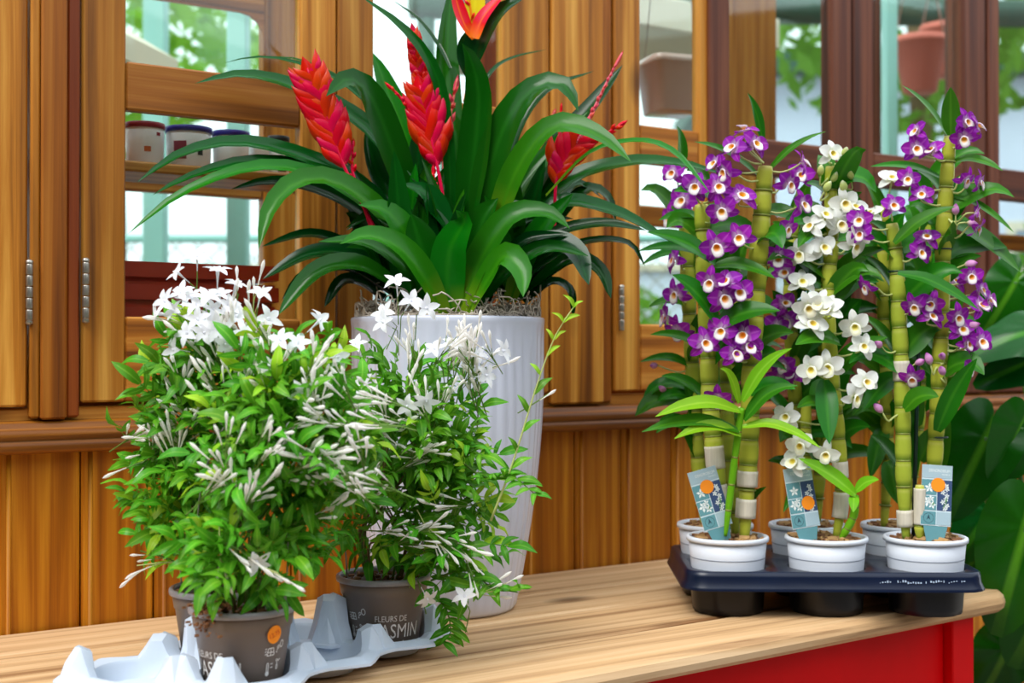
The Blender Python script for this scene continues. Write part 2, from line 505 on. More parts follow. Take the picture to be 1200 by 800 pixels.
DZ0, PZ0, RZ0, PZ1, DZ1 = 0.312, 0.433, 0.728, 0.797, 1.42
def hinge(par, u, z0, z1, y=-0.016):
    ms = []
    for i in range(5):
        a, b = z0 + (z1 - z0) * i / 5 + 0.0006, z0 + (z1 - z0) * (i + 1) / 5 - 0.0006
        ms.append(lathe([(0.0045, a), (0.0048, a + 0.001), (0.0048, b - 0.001), (0.0045, b)], 10, (u, y - 0.004, 0), cap0=True, cap1=True))
    ms.append(lathe([(0.002, z0 - 0.006), (0.0052, z0 - 0.004), (0.0046, z0)], 10, (u, y - 0.004, 0), cap0=True))
    ms.append(lathe([(0.0046, z1), (0.0052, z1 + 0.004), (0.002, z1 + 0.006)], 10, (u, y - 0.004, 0), cap1=True))
    V, Fc = join(*ms)
    return tag(part('hinge', V, Fc, METAL, par, world=False), 'worn metal hinge')

def door(nm, u0, u1, sl, sr, mv, mh, y=-0.014, z0=DZ0, low=True, t=0.024, lowz=PZ0):
    """frame and panes between u0 and u1; sl, sr widths of the stiles"""
    d = struct(nm)
    wbox('stile', d, mv, u0, u0 + sl, y, y + t, z0, DZ1)
    wbox('stile', d, mv, u1 - sr, u1, y, y + t, z0, DZ1)
    a, b = u0 + sl + 0.0004, u1 - sr - 0.0004
    wbox('rail', d, mh, a, b, y + 0.001, y + t, z0, lowz)
    wbox('rail', d, mh, a, b, y + 0.001, y + t, RZ0, PZ1)
    wbox('rail', d, mh, a, b, y + 0.001, y + t, DZ1 - 0.07, DZ1)
    for c0, c1 in ((lowz, RZ0), (PZ1, DZ1 - 0.07)):
        V, Fc = box(a - 0.004, b + 0.004, y + 0.012, y + 0.015, c0 - 0.004, c1 + 0.004)
        part('pane', V, Fc, GLASS, d, world=False, smooth=False)
    return d

def W(px, y=-0.014): return wu(px, y)
# solid door leaf at the left, its boards side by side
dA = struct('door_1')
wbox('stile', dA, GOLD, W(-60), W(32), -0.014, 0.012, DZ0 - 0.004, DZ1)
wbox('stile', dA, GOLD, W(-190), W(-61), -0.012, 0.012, DZ0 - 0.004, DZ1)
wbox('rail', dA, GOLDH, UL, W(-191), -0.012, 0.012, DZ0 - 0.004, DZ1)
hinge(dA, W(33), wz(33, 376), wz(33, 310))
# post between the doors
post = struct('trim_2')
wbox('strip', post, GOLD, W(34.5), W(46), -0.019, 0.02, 0.292, DZ1)
wbox('strip', post, POSTW, W(46.3), W(77), -0.022, 0.02, 0.290, DZ1)
wbox('strip', post, REDW, W(77.3), W(92.5), -0.018, 0.02, 0.292, DZ1)
dB = door('door_2', W(95), W(394), W(147) - W(95), W(394) - W(352), GOLD, GOLDH)
hinge(dB, W(99), wz(99, 374), wz(99, 308))
dC = door('door_3', W(396), W(644), W(438) - W(396), W(644) - W(589), GOLD, GOLDH)
mp = struct('trim_3')
wbox('strip', mp, GOLD, W(645.5), W(706), -0.02, 0.02, 0.292, DZ1)
wbox('strip', mp, POSTW, W(706.5), W(719), -0.010, 0.02, 0.292, DZ1)
dD = door('door_4', W(720.5), W(834), W(751) - W(720.5), W(834) - W(820), GOLD, GOLDH)
hinge(dD, W(726), wz(726, 384), wz(726, 338))
dE = door('window_1', W(835.5, -0.03), W(1003, -0.03), 0.052, 0.058, DARKW, DARKH, y=-0.022, z0=0.292, t=0.034, lowz=0.40)
dF = door('window_2', W(1005, -0.03), W(1160, -0.03), 0.06, 0.075, DARKW, DARKH, y=-0.022, z0=0.292, t=0.034, lowz=0.40)
dG = door('window_3', W(1163, -0.03), W(1330, -0.03), 0.04, 0.06, DARKW, DARKH, y=-0.022, z0=0.292, t=0.034, lowz=0.40)
wbox('end_board', wall, DARKW, W(1331), UR, -0.02, 0.02, 0.307, DZ1)
wbox('top_board', wall, GOLDH, UL, UR, -0.02, 0.03, DZ1 + 0.001, DZ1 + 0.03)

# far side of the glazed cabinet
YB = 0.40
rear = struct('wall_rear')
def R(px): return wu(px, YB)
zmid0 = wz(150, 222, YB)
def rear_stile(a, b, mat=GOLD):
    wbox('stile', rear, mat, R(a), R(b), YB, YB + 0.03, -TZ + 0.002, DZ1)
rear_stile(-420, -120); rear_stile(309, 425); rear_stile(564, 700, REDW); rear_stile(838, 911); rear_stile(976, 1034, DARKW); rear_stile(1118, 1172, DARKW)
wbox('stile', rear, DARKW, R(1400), UR, YB, YB + 0.03, -TZ + 0.002, DZ1)
for a, b in ((-119, 308), (426, 563), (701, 837), (912, 975), (1035, 1117), (1173, 1399)):
    wbox('rail', rear, GOLDH, R(a), R(b), YB + 0.002, YB + 0.03, zmid0, zmid0 + 0.045)
    wbox('rail', rear, GOLDH, R(a), R(b), YB + 0.002, YB + 0.03, 0.30, 0.42)
    wbox('rail', rear, BOARDW, R(a), R(b), YB + 0.002, YB + 0.03, -TZ + 0.002, 0.299)
    V, Fc = box(R(a), R(b), YB + 0.016, YB + 0.019, 0.42, DZ1)
    part('pane', V, Fc, GLASS, rear, world=False, smooth=False)
# arched head of the first rear light, with its rounded corner
uA, uB = R(-119), R(308)
zt = wz(300, 18, YB)
r = 0.045
out = [(uA, zt), (uB - r, zt)] + [(uB - r + r * math.sin(a), zt - r + r * math.cos(a)) for a in (0.4, 0.8, 1.2, 1.57)] + [(uB, zt - 0.3)]
out2 = [(uB + 0.0, zt - 0.3), (uB + 0.0, DZ1), (uA, DZ1)]
poly = out + out2[1:]
V = [(x, YB - 0.004, z) for x, z in poly] + [(x, YB + 0.0015, z) for x, z in poly]
m = len(poly)
Fc = [tuple(range(m)), tuple(reversed(range(m, 2 * m)))] + [(i, i + m, (i + 1) % m + m, (i + 1) % m) for i in range(m)]
part('arched_head', V, Fc, GOLDH, rear, world=False, smooth=False)

inner = struct('trim_4')                        # floor of the cabinet, end walls, shelf board
wbox('cabinet_floor', inner, GOLDH, UL, UR, 0.032, YB - 0.006, 0.30, 0.33)
wbox('hanging_bar', inner, GOLDH, UL, UR, 0.205, 0.235, DZ1 - 0.012, DZ1 + 0.02)
wbox('cabinet_end', inner, DARKW, UL - 0.03, UL - 0.001, 0.0, YB + 0.03, -TZ + 0.002, DZ1)
wbox('cabinet_end', inner, DARKW, UR + 0.001, UR + 0.03, 0.0, YB + 0.03, -TZ + 0.002, DZ1)
zs = wz(150, 188, 0.05)
wbox('shelf_board', inner, GOLDH, W(60), W(420), 0.045, 0.17, zs - 0.016, zs)

# ------------------------------------------------------------------ ground
V, Fc = box(-14, 14, -6, 22, -0.06, 0.0)
PAVE = plain('pale_paving', lin(128, 122, 114), 0.85, 0.25, 3, bump=0.2)
g = part('floor', V, Fc, PAVE, None, smooth=False)
tag(g, kind='structure')

# dark walls added out of view to block low sky light and reflections
BLOCKER = wood('dark_blocker_boards', lin(34, 24, 16), lin(58, 42, 28), lin(78, 58, 38), 'z', 6, knots=False, rand=.2)
def blocker_wall(name, x0, x1, y0, y1, h, n):
    w = empty(name, Vector((0, 0, 0)), kind='structure')
    along_x = abs(x1 - x0) > abs(y1 - y0)
    for k in range(n):
        f0, f1 = k / n, (k + 1) / n
        a = (x0 + (x1 - x0) * f0 + .004, x0 + (x1 - x0) * f1 - .004, y0, y1) if along_x else (x0, x1, y0 + (y1 - y0) * f0 + .004, y0 + (y1 - y0) * f1 - .004)
        V, Fc = box(*a, .001, h)
        part('blocker_board', V, Fc, BLOCKER, w, smooth=False)
blocker_wall('blocker_front', -5.0, 7.0, -3.1, -3.0, 3.6, 30)
blocker_wall('blocker_left', -5.1, -5.0, -3.0, 0.9, 3.6, 10)
blocker_wall('blocker_right', 7.0, 7.1, -3.0, 4.5, 3.6, 18)

# ------------------------------------------------------------------ things behind the glass
TUBW = plain('tub_white', lin(250, 250, 255), 0.4, 0.02, 20)
TUBR = plain('tub_red', lin(150, 16, 40), 0.4, 0.1, 20)
TUBB = plain('tub_blue', lin(44, 40, 150), 0.4, 0.1, 20)
TUBO = plain('tub_orange', lin(216, 110, 50), 0.5, 0.1, 20)
TUBP = plain('tub_plum', lin(150, 60, 84), 0.5, 0.1, 20)
TUBK = plain('tub_black', lin(36, 36, 44), 0.5, 0.1, 20)
def wpt(u, y, z): return WALL @ Vector((u, y, z))
tubs = [(146, 192, TUBR, TUBO, 'white tub with a dark red lid and orange print on the cabinet shelf'),
        (194, 247, TUBB, TUBP, 'white tub with a blue lid and plum label panel on the cabinet shelf'),
        (249, 291, TUBB, TUBK, 'white tub with a violet blue lid beside the small white box'),
        (294, 312, TUBW, TUBW, 'narrow plain white carton on the cabinet shelf'),
        (314, 338, TUBK, TUBK, 'small white tub with a black lid at the shelf end')]
for i, (a, b, lidm, prm, lab) in enumerate(tubs):
    y = 0.105
    ua, ub = wu(a, y), wu(b, y)
    c, rr, h = (ua + ub) / 2, (ub - ua) / 2 * 0.97, 0.066
    t = empty('storage_tub' if i != 3 else 'carton', Matrix.Translation(wpt(c, y, zs + 0.0005)) @ Matrix.Rotation(WA, 4, 'Z'), lab, 'tub' if i != 3 else 'carton')
    if i == 3:
        V, Fc = box(-rr, rr, -rr, rr, 0, h * 0.9, 0.002)
        part('carton_body', V, Fc, TUBW, t, world=False, smooth=False)
        V, Fc = box(-rr * .8, rr * .8, -rr - 0.001, -rr - 0.0002, 0.01, 0.03)
        part('printed_panel', V, Fc, prm, t, world=False, smooth=False)
        continue
    V, Fc = lathe([(rr * .9, 0), (rr * .94, 0.002), (rr, h * 0.8), (rr * .97, h * 0.82), (rr * .97, h * .86)], 28, cap0=True)
    part('tub_body', V, Fc, TUBW, t, world=False)
    V, Fc = lathe([(rr * 1.0, h * .861), (rr * 1.03, h * .865), (rr * 1.03, h * .99), (rr * .98, h), (rr * .3, h * 1.005)], 28, cap0=True, cap1=True)
    part('lid', V, Fc, lidm, t, world=False)
    for k, (a0, a1, z0, z1) in enumerate(((-1.9, -1.55, .3, .42), (-1.25, -1.0, .68, .76)) if i == 0 else ((-2.6, -2.0, .2, .62), (-1.5, -1.25, .3, .62)) if i == 1 else ((-2.0, -1.2, .12, .2),)):
        V, Fc = [], []
        for j in range(7):
            a_ = a0 + (a1 - a0) * j / 6
            for z in (z0, z1):
                q = rr * (0.94 + 0.06 * z / .8) + 0.0006
                V.append((q * math.cos(a_), q * math.sin(a_), z * h))
        Fc = [(2 * j, 2 * j + 2, 2 * j + 3, 2 * j + 1) for j in range(6)]
        part('printed_panel', V, Fc, prm if k == 0 else (TUBR if i == 0 else TUBK), t, world=False)

TERRA = plain('red_brown_plastic', lin(178, 48, 22), 0.35, 0.1, 20)
def planter(u0, u1, y0, y1, z0, h, lab):
    c = Vector(((u0 + u1) / 2, (y0 + y1) / 2, z0))
    t = empty('window_box_planter', WALL @ Matrix.Translation(c), lab, 'planter', 'red brown window boxes nested behind the glass')
    hx, hy = (u1 - u0) / 2, (y1 - y0) / 2
    def ring(k, z, g=0.0): return [(sx * (hx * k - g), sy * (hy - hx * (1 - k) - g), z) for sx, sy in ((-1, -1), (1, -1), (1, 1), (-1, 1))]
    loops = [ring(.90, 0), ring(.97, h * .75), ring(.97, h * .75, .004), ring(.90, 0.005, .004)]
    V = sum(loops, [])
    Fc = [(3, 2, 1, 0)] + [(j * 4 + i, j * 4 + (i + 1) % 4, j * 4 + 4 + (i + 1) % 4, j * 4 + 4 + i) for j in range(3) for i in range(4)] + [(12, 13, 14, 15)]
    part('planter_body', V, Fc, TERRA, t, world=False, smooth=False)
    loops = [ring(.972, h * .80), ring(1.0, h * .81), ring(1.0, h), ring(1.0, h, .006), ring(.972, h * .9, .004)]
    V = sum(loops, [])
    Fc = [(j * 4 + i, j * 4 + (i + 1) % 4, j * 4 + 4 + (i + 1) % 4, j * 4 + 4 + i) for j in range(4) for i in range(4)]
    part('planter_rim', V, Fc, TERRA, t, world=False, smooth=False)
zt_ = wz(150, 306, 0.06)
for i in range(3):
    planter(W(108), W(346), 0.05, 0.23, 0.3305 + 0.034 * i, zt_ - 0.068 - 0.3305,
            ('red brown window box at the bottom of the nested pile', 'red brown window box in the middle of the nested pile', 'red brown window box on top of the nested pile')[i])

HPOT = plain('taupe_hanging_pot', lin(212, 182, 168), 0.2, 0.05, 20, coat=0.4)
p = wpt(wu(787, 0.22), 0.22, 0)
zb, ztop = wz(787, 134, 0.22), wz(787, 71, 0.22)
hp = empty('hanging_pot', Matrix.Translation((p.x, p.y, TZ + zb)) @ Matrix.Rotation(WA - 0.25, 4, 'Z'), 'glossy taupe square pot hanging behind the pane', 'hanging pot')
hh = ztop - zb
def sq(s, z, rr=0.25):
    L_ = []
    for q in range(4):
        for a in (0, 0.5, 1):
            an = q * PI / 2 + a * PI / 2
            L_.append((s * (1 - rr) * (1 if q in (0, 3) else -1) + s * rr * math.cos(an), s * (1 - rr) * (1 if q in (0, 1) else -1) + s * rr * math.sin(an), z))
    return L_
loops = [sq(.045, 0), sq(.047, .002), sq(.058, hh * .86), sq(.061, hh * .87), sq(.062, hh), sq(.057, hh), sq(.052, hh * .5)]
V = sum(loops, []); Fc = [tuple(reversed(range(12)))] + [(j * 12 + i, j * 12 + (i + 1) % 12, j * 12 + 12 + (i + 1) % 12, j * 12 + 12 + i) for j in range(6) for i in range(12)] + [tuple(range(72, 84))]
part('pot_body', V, Fc, HPOT, hp, world=False)
for s in (-1, 1):
    V, Fc = tube([(s * .06, 0, hh), (s * .045, 0, hh + .15), (0, 0, DZ1 - zb - 0.012)], 0.0012, 5)
    part('hanger_wire', V, Fc, METAL, hp, world=False)

# ------------------------------------------------------------------ table
def fy(u): return -0.590 + 0.045 * u           # its front edge, not quite parallel to the wall
tb = empty('potting_table', WALL @ Matrix.Translation((-0.35, -0.29, -TZ)), 'old table with a worn plank top and red painted front', 'table')
TT = 0.030
UEND = 0.60
UST = -1.12
cuts = [1.0, 0.76, 0.50, 0.26, 0.0]               # fractions of the depth: plank joints
def tpt(u, f): return (u, -0.006 + (fy(u) + 0.006) * f)
for i in range(4):
    f0, f1 = cuts[i + 1], cuts[i]
    g = 0.0020
    # outline of one plank, counter-clockwise from above
    if i == 0:
        rr = 0.05
        a0 = Vector(tpt(UEND, f1)); poly = [tpt(UST, f1)]
        for q in range(7):
            an = -PI / 2 + q / 6 * PI / 2
            poly.append((UEND - rr + rr * math.cos(an), a0.y + rr + rr * math.sin(an)))
        x, y = tpt(UEND, f0); poly.append((x, y - g)); x, y = tpt(UST, f0); poly.append((x, y - g))
    else:
        poly = []
        for u_, f_, s in ((UST, f1, g), (UEND, f1, g), (UEND, f0, -g if i < 3 else 0), (UST, f0, -g if i < 3 else 0)):
            x, y = tpt(u_, f_); poly.append((x, y + s))
    # rounded front/end edge by inset loops
    cx = sum(p[0] for p in poly) / len(poly); 
    def inset(d):
        out = []
        n_ = len(poly)
        for k in range(n_):
            a, b, c = Vector(poly[k - 1]), Vector(poly[k]), Vector(poly[(k + 1) % n_])
            d1 = (b - a).normalized(); d2 = (c - b).normalized()
            nn = (Vector((-d1.y, d1.x)) + Vector((-d2.y, d2.x)))
            nn = nn / max(0.5, nn.length_squared / 2)
            out.append(b + nn * d)
        return out
    e = 0.009 if i == 0 else 0.0035
    V = []
    for d, z in ((e, -TT), (e * .25, -TT + e * .7), (0, -TT / 2), (e * .3, -e * .7), (e, 0.0)):
        V += [(q[0], q[1], z - 0.0004 * (i % 2)) for q in inset(d)]
    m = len(poly)
    Fc = [tuple(reversed(range(m))), tuple(range(4 * m, 5 * m))] + [(j * m + k, j * m + (k + 1) % m, (j + 1) * m + (k + 1) % m, (j + 1) * m + k) for j in range(4) for k in range(m)]
    V = [WALL @ Vector(v) for v in V]
    part('plank', V, Fc, TOPW, tb, smooth=False)
def tbox(name, mat, u0, u1, y0, y1, z0, z1, bev=0.002):
    V, Fc = box(u0, u1, y0, y1, z0, z1, bev)
    return part(name, [WALL @ Vector(v) for v in V], Fc, mat, tb, smooth=False)
yf = -0.535
tbox('leg', REDP, 0.468, 0.520, yf - 0.004, yf + 0.05, -TZ + 0.001, -TT - 0.001)
tbox('leg', REDP, 0.468, 0.520, -0.08, -0.03, -TZ + 0.001, -TT - 0.001)
tbox('leg', REDP, UST + 0.05, UST + 0.10, yf - 0.004, yf + 0.05, -TZ + 0.001, -TT - 0.001)
tbox('leg', REDP, UST + 0.05, UST + 0.10, -0.08, -0.03, -TZ + 0.001, -TT - 0.001)
tbox('front_panel', REDP, 0.235, 0.467, yf + 0.012, yf + 0.03, -TZ + 0.06, -TT - 0.001)
tbox('front_panel', REDP, -0.15, 0.234, yf + 0.004, yf + 0.03, -0.19, -TT - 0.001)
tbox('front_panel', REDP, -0.55, -0.151, yf + 0.004, yf + 0.03, -0.19, -TT - 0.001)
tbox('front_panel', REDP, UST + 0.101, -0.551, yf + 0.004, yf + 0.03, -0.19, -TT - 0.001)
tbox('end_panel', REDP, 0.48, 0.50, yf + 0.051, -0.081, -TZ + 0.06, -TT - 0.001)
tbox('cupboard_front', REDP, UST + 0.101, 0.234, yf + 0.012, yf + 0.03, -TZ + 0.06, -0.191)
V, Fc = lathe([(0.004, 0), (0.005, 0.012), (0.011, 0.018), (0.012, 0.024), (0.007, 0.03)], 16, cap1=True)
K = WALL @ Matrix.Translation((-0.14 + 0.04, yf + 0.004, -0.115)) @ Matrix.Rotation(PI / 2, 4, 'X')
part('knob', [K @ Vector(v) for v in V], Fc, plain('dark_metal', lin(60, 44, 40), 0.4, 0.2, 40, metal=0.6), tb)
# ------------------------------------------------------------------ pots, soil
def chips(name, par, c, r, z, n, size, mat, seed=1, over=0.0):
    """loose crumbs on a soil surface, one part"""
    q = random.Random(seed)
    V, Fc = [], []
    for i in range(n):
        a, d = q.uniform(0, 2 * PI), r * math.sqrt(q.random())
        s = size * q.uniform(0.5, 1.4)
        p = Vector((c[0] + d * math.cos(a), c[1] + d * math.sin(a), z + q.uniform(0.0, 0.006)))
        M = Matrix.Rotation(q.uniform(0, 6), 3, 'Z') @ Matrix.Rotation(q.uniform(-.8, .8), 3, 'X')
        b, f = box(-s, s, -s * .45, s * .45, -s * .3, s * .3)
        k = len(V)
        V += [p + M @ (Vector(v) * q.uniform(.8, 1.1)) for v in b]
        Fc += [tuple(x + k for x in w) for w in f]
    o = part(name, V, Fc, mat, par, smooth=False)
    o['kind'] = 'stuff'
    return o

def soil(par, c, r, z, seed=0):
    V, Fc = [], []
    n = 24
    rings = [0, .25, .5, .75, 1.0]
    V.append((c[0], c[1], z + 0.004))
    for k in rings[1:]:
        for i in range(n):
            a = 2 * PI * i / n
            V.append((c[0] + r * k * math.cos(a), c[1] + r * k * math.sin(a), z + 0.004 * (1 - k) + 0.003 * noise.noise((5 * k * math.cos(a) + seed, 5 * k * math.sin(a), seed))))
    Fc += [(0, 1 + i, 1 + (i + 1) % n) for i in range(n)]
    for k in range(3):
        for i in range(n):
            j = (i + 1) % n
            Fc.append((1 + k * n + i, 1 + (k + 1) * n + i, 1 + (k + 1) * n + j, 1 + k * n + j))
    return part('soil', V, Fc, SOIL, par)

# ------------------------------------------------------------------ jasmine carrier tray
JA = math.radians(54.8)
E2 = Vector((math.cos(JA), math.sin(JA), 0)); E1 = Vector((math.sin(JA), -math.cos(JA), 0))
P1 = Vector((-0.302, 1.440, TZ))
def J(a, b, z=0.0): return P1 + E1 * a + E2 * b + Vector((0, 0, z))
JP = [J(0, 0), J(0, 0.24), J(-0.104, 0.06)]         # the three standing pots
cells = [(0, 0), (0, .12), (0, .24), (-.104, -.06), (-.104, .06), (-.104, .18)]
HX = 0.12 / math.sqrt(3)
def corner_h(a, b):
    near = sum(1 for ca, cb in cells if abs(math.hypot(ca - a, cb - b) - HX) < 0.003)
    if near == 1:                                    # outer corners stay low but for three
        return .056 if any(math.hypot(a - x, b - y) < .004 for x, y in ((HX / 2, .30), (-.104 - HX / 2, -.12), (HX / 2, -.06), (-.104 - HX, .18))) else .027
    return 0.050 if near == 2 else 0.080
V, Fc, key = [], [], {}
def vid(a, b, z):
    k = (round(a, 4), round(b, 4), round(z, 4))
    if k not in key:
        key[k] = len(V); V.append(J(a, b, z))
    return key[k]
NS = 48
edges = {}
for ca, cb in cells:
    ringo, ringm, ringi = [], [], []
    for i in range(NS):
        an = 2 * PI * i / NS                         # 0 along +a: a hexagon corner
        sec = (an % (PI / 3)) / (PI / 3)              # 0 and 1 at corners
        rad = HX * math.cos(PI / 6) / math.cos((an % (PI / 3)) - PI / 6)
        q = round(an / (PI / 3)) * PI / 3
        hc = corner_h(ca + HX * math.cos(q), cb + HX * math.sin(q))
        d = min(sec, 1 - sec)                         # 0 corner .. 0.5 middle of a side
        h = hc if d < 0.13 else (0.45 * hc + 0.55 * 0.026 if d < 0.3 else 0.026)
        ringo.append((ca + rad * math.cos(an), cb + rad * math.sin(an), h))
        rm = 0.0515 if d > 0.3 else 0.0525
        ringm.append((ca + rm * math.cos(an), cb + rm * math.sin(an), max(0.024, h - 0.006)))
        ringi.append((ca + 0.0495 * math.cos(an), cb + 0.0495 * math.sin(an), 0.020))
    low = [(ca + 0.044 * math.cos(2 * PI * i / NS), cb + 0.044 * math.sin(2 * PI * i / NS), 0.003) for i in range(NS)]
    loops = [[vid(*p) for p in L_] for L_ in (ringo, ringm, ringi, low)]
    for A, B in zip(loops, loops[1:]):
        for i in range(NS):
            Fc.append((A[i], A[(i + 1) % NS], B[(i + 1) % NS], B[i]))
    Fc.append(tuple(loops[-1]))
    A = loops[0]
    for i in range(NS):
        e = (A[i], A[(i + 1) % NS])
        if (e[1], e[0]) in edges: edges.pop((e[1], e[0]))
        elif e in edges: edges.pop(e)
        else: edges[e] = 1
# outer flange: slope down from the free edges, then a small lip
cen = J(-0.05, 0.09)
outm = {}
for e in edges:
    for v in e: outm.setdefault(v, []).append(e)
def off(v, d, z):
    n_ = Vector((0, 0, 0))
    for a, b in outm[v]:
        t = V[b] - V[a]; nn = Vector((t.y, -t.x, 0)).normalized(); n_ += nn
    if n_.length < 1e-6: n_ = (V[v] - cen)
    n_.z = 0; n_.normalize()
    p = V[v] + n_ * d
    return Vector((p.x, p.y, TZ + z))
newv = {}
for v in outm:
    hh = V[v].z - TZ
    A = len(V); V.append(off(v, 0.004 + 0.22 * max(0, hh - 0.026), 0.5 * hh + 0.5 * 0.024))
    B = len(V); V.append(off(v, 0.008 + 0.3 * max(0, hh - 0.026), 0.0225))
    C_ = len(V); V.append(off(v, 0.014 + 0.3 * max(0, hh - 0.026), 0.0215))
    D_ = len(V); V.append(off(v, 0.0145 + 0.3 * max(0, hh - 0.026), 0.0180))
    newv[v] = (v, A, B, C_, D_)
for a, b in edges:
    for k in range(4):
        Fc.append((newv[a][k], newv[a][k + 1], newv[b][k + 1], newv[b][k]))
jt = empty('pot_carrier_tray', J(-0.05, 0.09), 'pale grey moulded plastic carrier tray with peaks, holding jasmine pots', 'tray')
bm = bmesh.new()
me = mesh('t', V, Fc, TRAYG, smooth=True); bm.from_mesh(me)
bmesh.ops.recalc_face_normals(bm, faces=bm.faces); 
V = [v.co.copy() for v in bm.verts]; Fc = [[v.index for v in f.verts] for f in bm.faces]; bm.free(); bpy.data.meshes.remove(me)
tr = part('tray_shell', V, Fc, TRAYG, jt)
bv = tr.modifiers.new('bevel', 'BEVEL'); bv.width = 0.0025; bv.segments = 2; bv.limit_method = 'ANGLE'; bv.angle_limit = 0.5

# ------------------------------------------------------------------ jasmine pots with print
def wrap(V2, c, prof, a0, flip=1):
    """2-D print (x metres along, y = height) onto the tapering pot wall; a0 = angle of x=0 as seen from the eye (0 = front, + to the right)"""
    out = []
    front = math.atan2(-c.y, -c.x)
    for v in V2:
        r = prof(v.y) + 0.0006
        an = front + a0 + v.x / 0.052
        out.append((c.x + r * math.cos(an), c.y + r * math.sin(an), c.z + v.y))
    return out

PH = 0.096
def pot_r(z): return 0.0425 + (0.0565 - 0.0425) * z / PH
def jasmine_pot(par, c, text_a, icon_a, sticker_a):
    c = Vector((c.x, c.y, c.z + 0.0045))
    V, Fc = lathe([(0.040, 0), (0.0425, 0.002), (pot_r(.072), .072), (pot_r(.073) + .0014, .0735), (pot_r(.088) + .0014, .088), (0.0565, .0885), (.0530, .0885), (.050, .06), (.042, .006)], 48, c, cap0=True, cap1=True)
    b = part('pot', V, Fc, TAUPE, par)
    V, Fc = lathe([(.0560, .0887), (.0600, .0890), (.0606, .0915), (.0602, .0950), (.0585, .0962), (.0555, .0958), (.0540, .0925), (.0545, .0887)], 48, c)
    part('pot_rim', V, Fc, RIMG, par)
    def put(name, V2, Fc2, mat, a, sub=b):
        part(name, wrap(V2, c, pot_r, a), Fc2, mat, sub, smooth=False)
    if text_a is not None:
        V2, F2, w = text_mesh('FLEURS DE', 0.0105)
        put('lettering', [Vector((v.x * 0.043 / w, v.y + 0.0440, 0)) for v in V2], F2, PRINT, text_a)
        V2, F2, w = text_mesh('JASMIN', 0.0205)
        put('lettering', [Vector((v.x * 0.064 / w, v.y * 1.25 + 0.0230, 0)) for v in V2], F2, PRINT, text_a + 0.0)
        # little flower and two leaves below the words
        V2, F2 = [], []
        for k in range(5):
            an = k * 2 * PI / 5 + .3
            o_ = Vector((.040, .013, 0)); n0 = len(V2)
            for rr, da in ((.0007, 0), (.0045, -.38), (.0068, 0), (.0045, .38)):
                V2.append(o_ + Vector((rr * math.cos(an + da), rr * math.sin(an + da), 0)))
            F2.append((n0, n0 + 1, n0 + 2, n0 + 3))
        put('printed_flower', V2, F2, PRINT, text_a)
        V2 = [Vector(p) for p in ((.047, .014, 0), (.050, .013, 0), (.053, .017, 0), (.049, .018, 0), (.046, .010, 0), (.050, .008, 0), (.055, .011, 0), (.050, .012, 0))]
        put('printed_leaf', V2, [(0, 1, 2, 3), (4, 5, 6, 7)], plain('print_green', lin(50, 110, 50), .6), text_a)
    if icon_a is not None:
        V2, F2 = [], []
        def quad(x0, y0, x1, y1):
            n0 = len(V2); V2.extend([Vector((x0, y0, 0)), Vector((x1, y0, 0)), Vector((x1, y1, 0)), Vector((x0, y1, 0))]); F2.append((n0, n0 + 1, n0 + 2, n0 + 3))
        def stroke(pts, w=.0006):
            for a, b_ in zip(pts, pts[1:]):
                a, b_ = Vector(a), Vector(b_); d = (b_ - a).normalized(); nn = Vector((-d.y, d.x)) * w
                n0 = len(V2)
                V2.extend([Vector((q.x, q.y, 0)) for q in (a - nn, b_ - nn, b_ + nn, a + nn)]); F2.append((n0, n0 + 1, n0 + 2, n0 + 3))
        def ringo(x, y, rx, ry, n_=14):
            stroke([(x + rx * math.cos(2 * PI * i / n_), y + ry * math.sin(2 * PI * i / n_)) for i in range(n_ + 1)])
        # thermometer
        ringo(.003, .0255, .0022, .0022); quad(.0012, .024, .0048, .028); stroke([(.0018, .027), (.0018, .036), (.003, .0375), (.0042, .036), (.0042, .027)])
        for y in (.0355, .0315): stroke([(.007, y), (.0105, y + .0005)], .0005)
        # window with sun rays
        stroke([(.001, .0455), (.011, .0455), (.0095, .0535), (.0025, .0535), (.001, .0455)]); stroke([(.006, .0455), (.006, .0535)]); stroke([(.0015, .049), (.0105, .049)])
        for k in range(3): stroke([(-.0018, .047 + .003 * k), (.0005, .048 + .0028 * k)])
        # watering can and drop
        ringo(.0225, .056, .0028, .0038); ringo(.0172, .0535, .0016, .0016); stroke([(.015, .050), (.017, .052)]); stroke([(.0145, .0475), (.0155, .049)], .0009)
        ringo(.0165, .0385, .0012, .0012); stroke([(.0185, .0385), (.020, .0372), (.0225, .0395)]); ringo(.0175, .031, .0014, .0024); stroke([(.0175, .034), (.0175, .0365)])
        put('printed_symbols', V2, F2, PRINT, icon_a)
    if sticker_a is not None:
        V2 = [Vector((.0088 * math.cos(2 * PI * i / 24), .069 + .0102 * math.sin(2 * PI * i / 24), 0)) for i in range(24)]
        V2 = [Vector((0, .069, 0))] + V2
        F2 = [(0, 1 + i, 1 + (i + 1) % 24) for i in range(24)]
        rf = lambda z: pot_r(z) + .0022
        st = part('price_sticker', wrap(V2, c, rf, sticker_a), F2, ORANGE, b, smooth=False)
        tag(st, 'round orange price sticker')
        V2, F2, w = text_mesh('12,75', .0075)
        R_ = Matrix.Rotation(.35, 3, 'Z')
        V2 = [R_ @ Vector((v.x * .0125 / w - .0062, v.y - .0022, 0)) + Vector((0, .069, 0)) for v in V2]
        part('lettering', wrap(V2, c, lambda z: pot_r(z) + .0027, sticker_a), F2, INK, b, smooth=False)
    soil(par, c, .0535, .086, c.x * 9)
    chips('bark_crumbs', par, c, .050, c.z + .088, 110, .0032, CHIP, int(abs(c.x) * 1000))
    return c

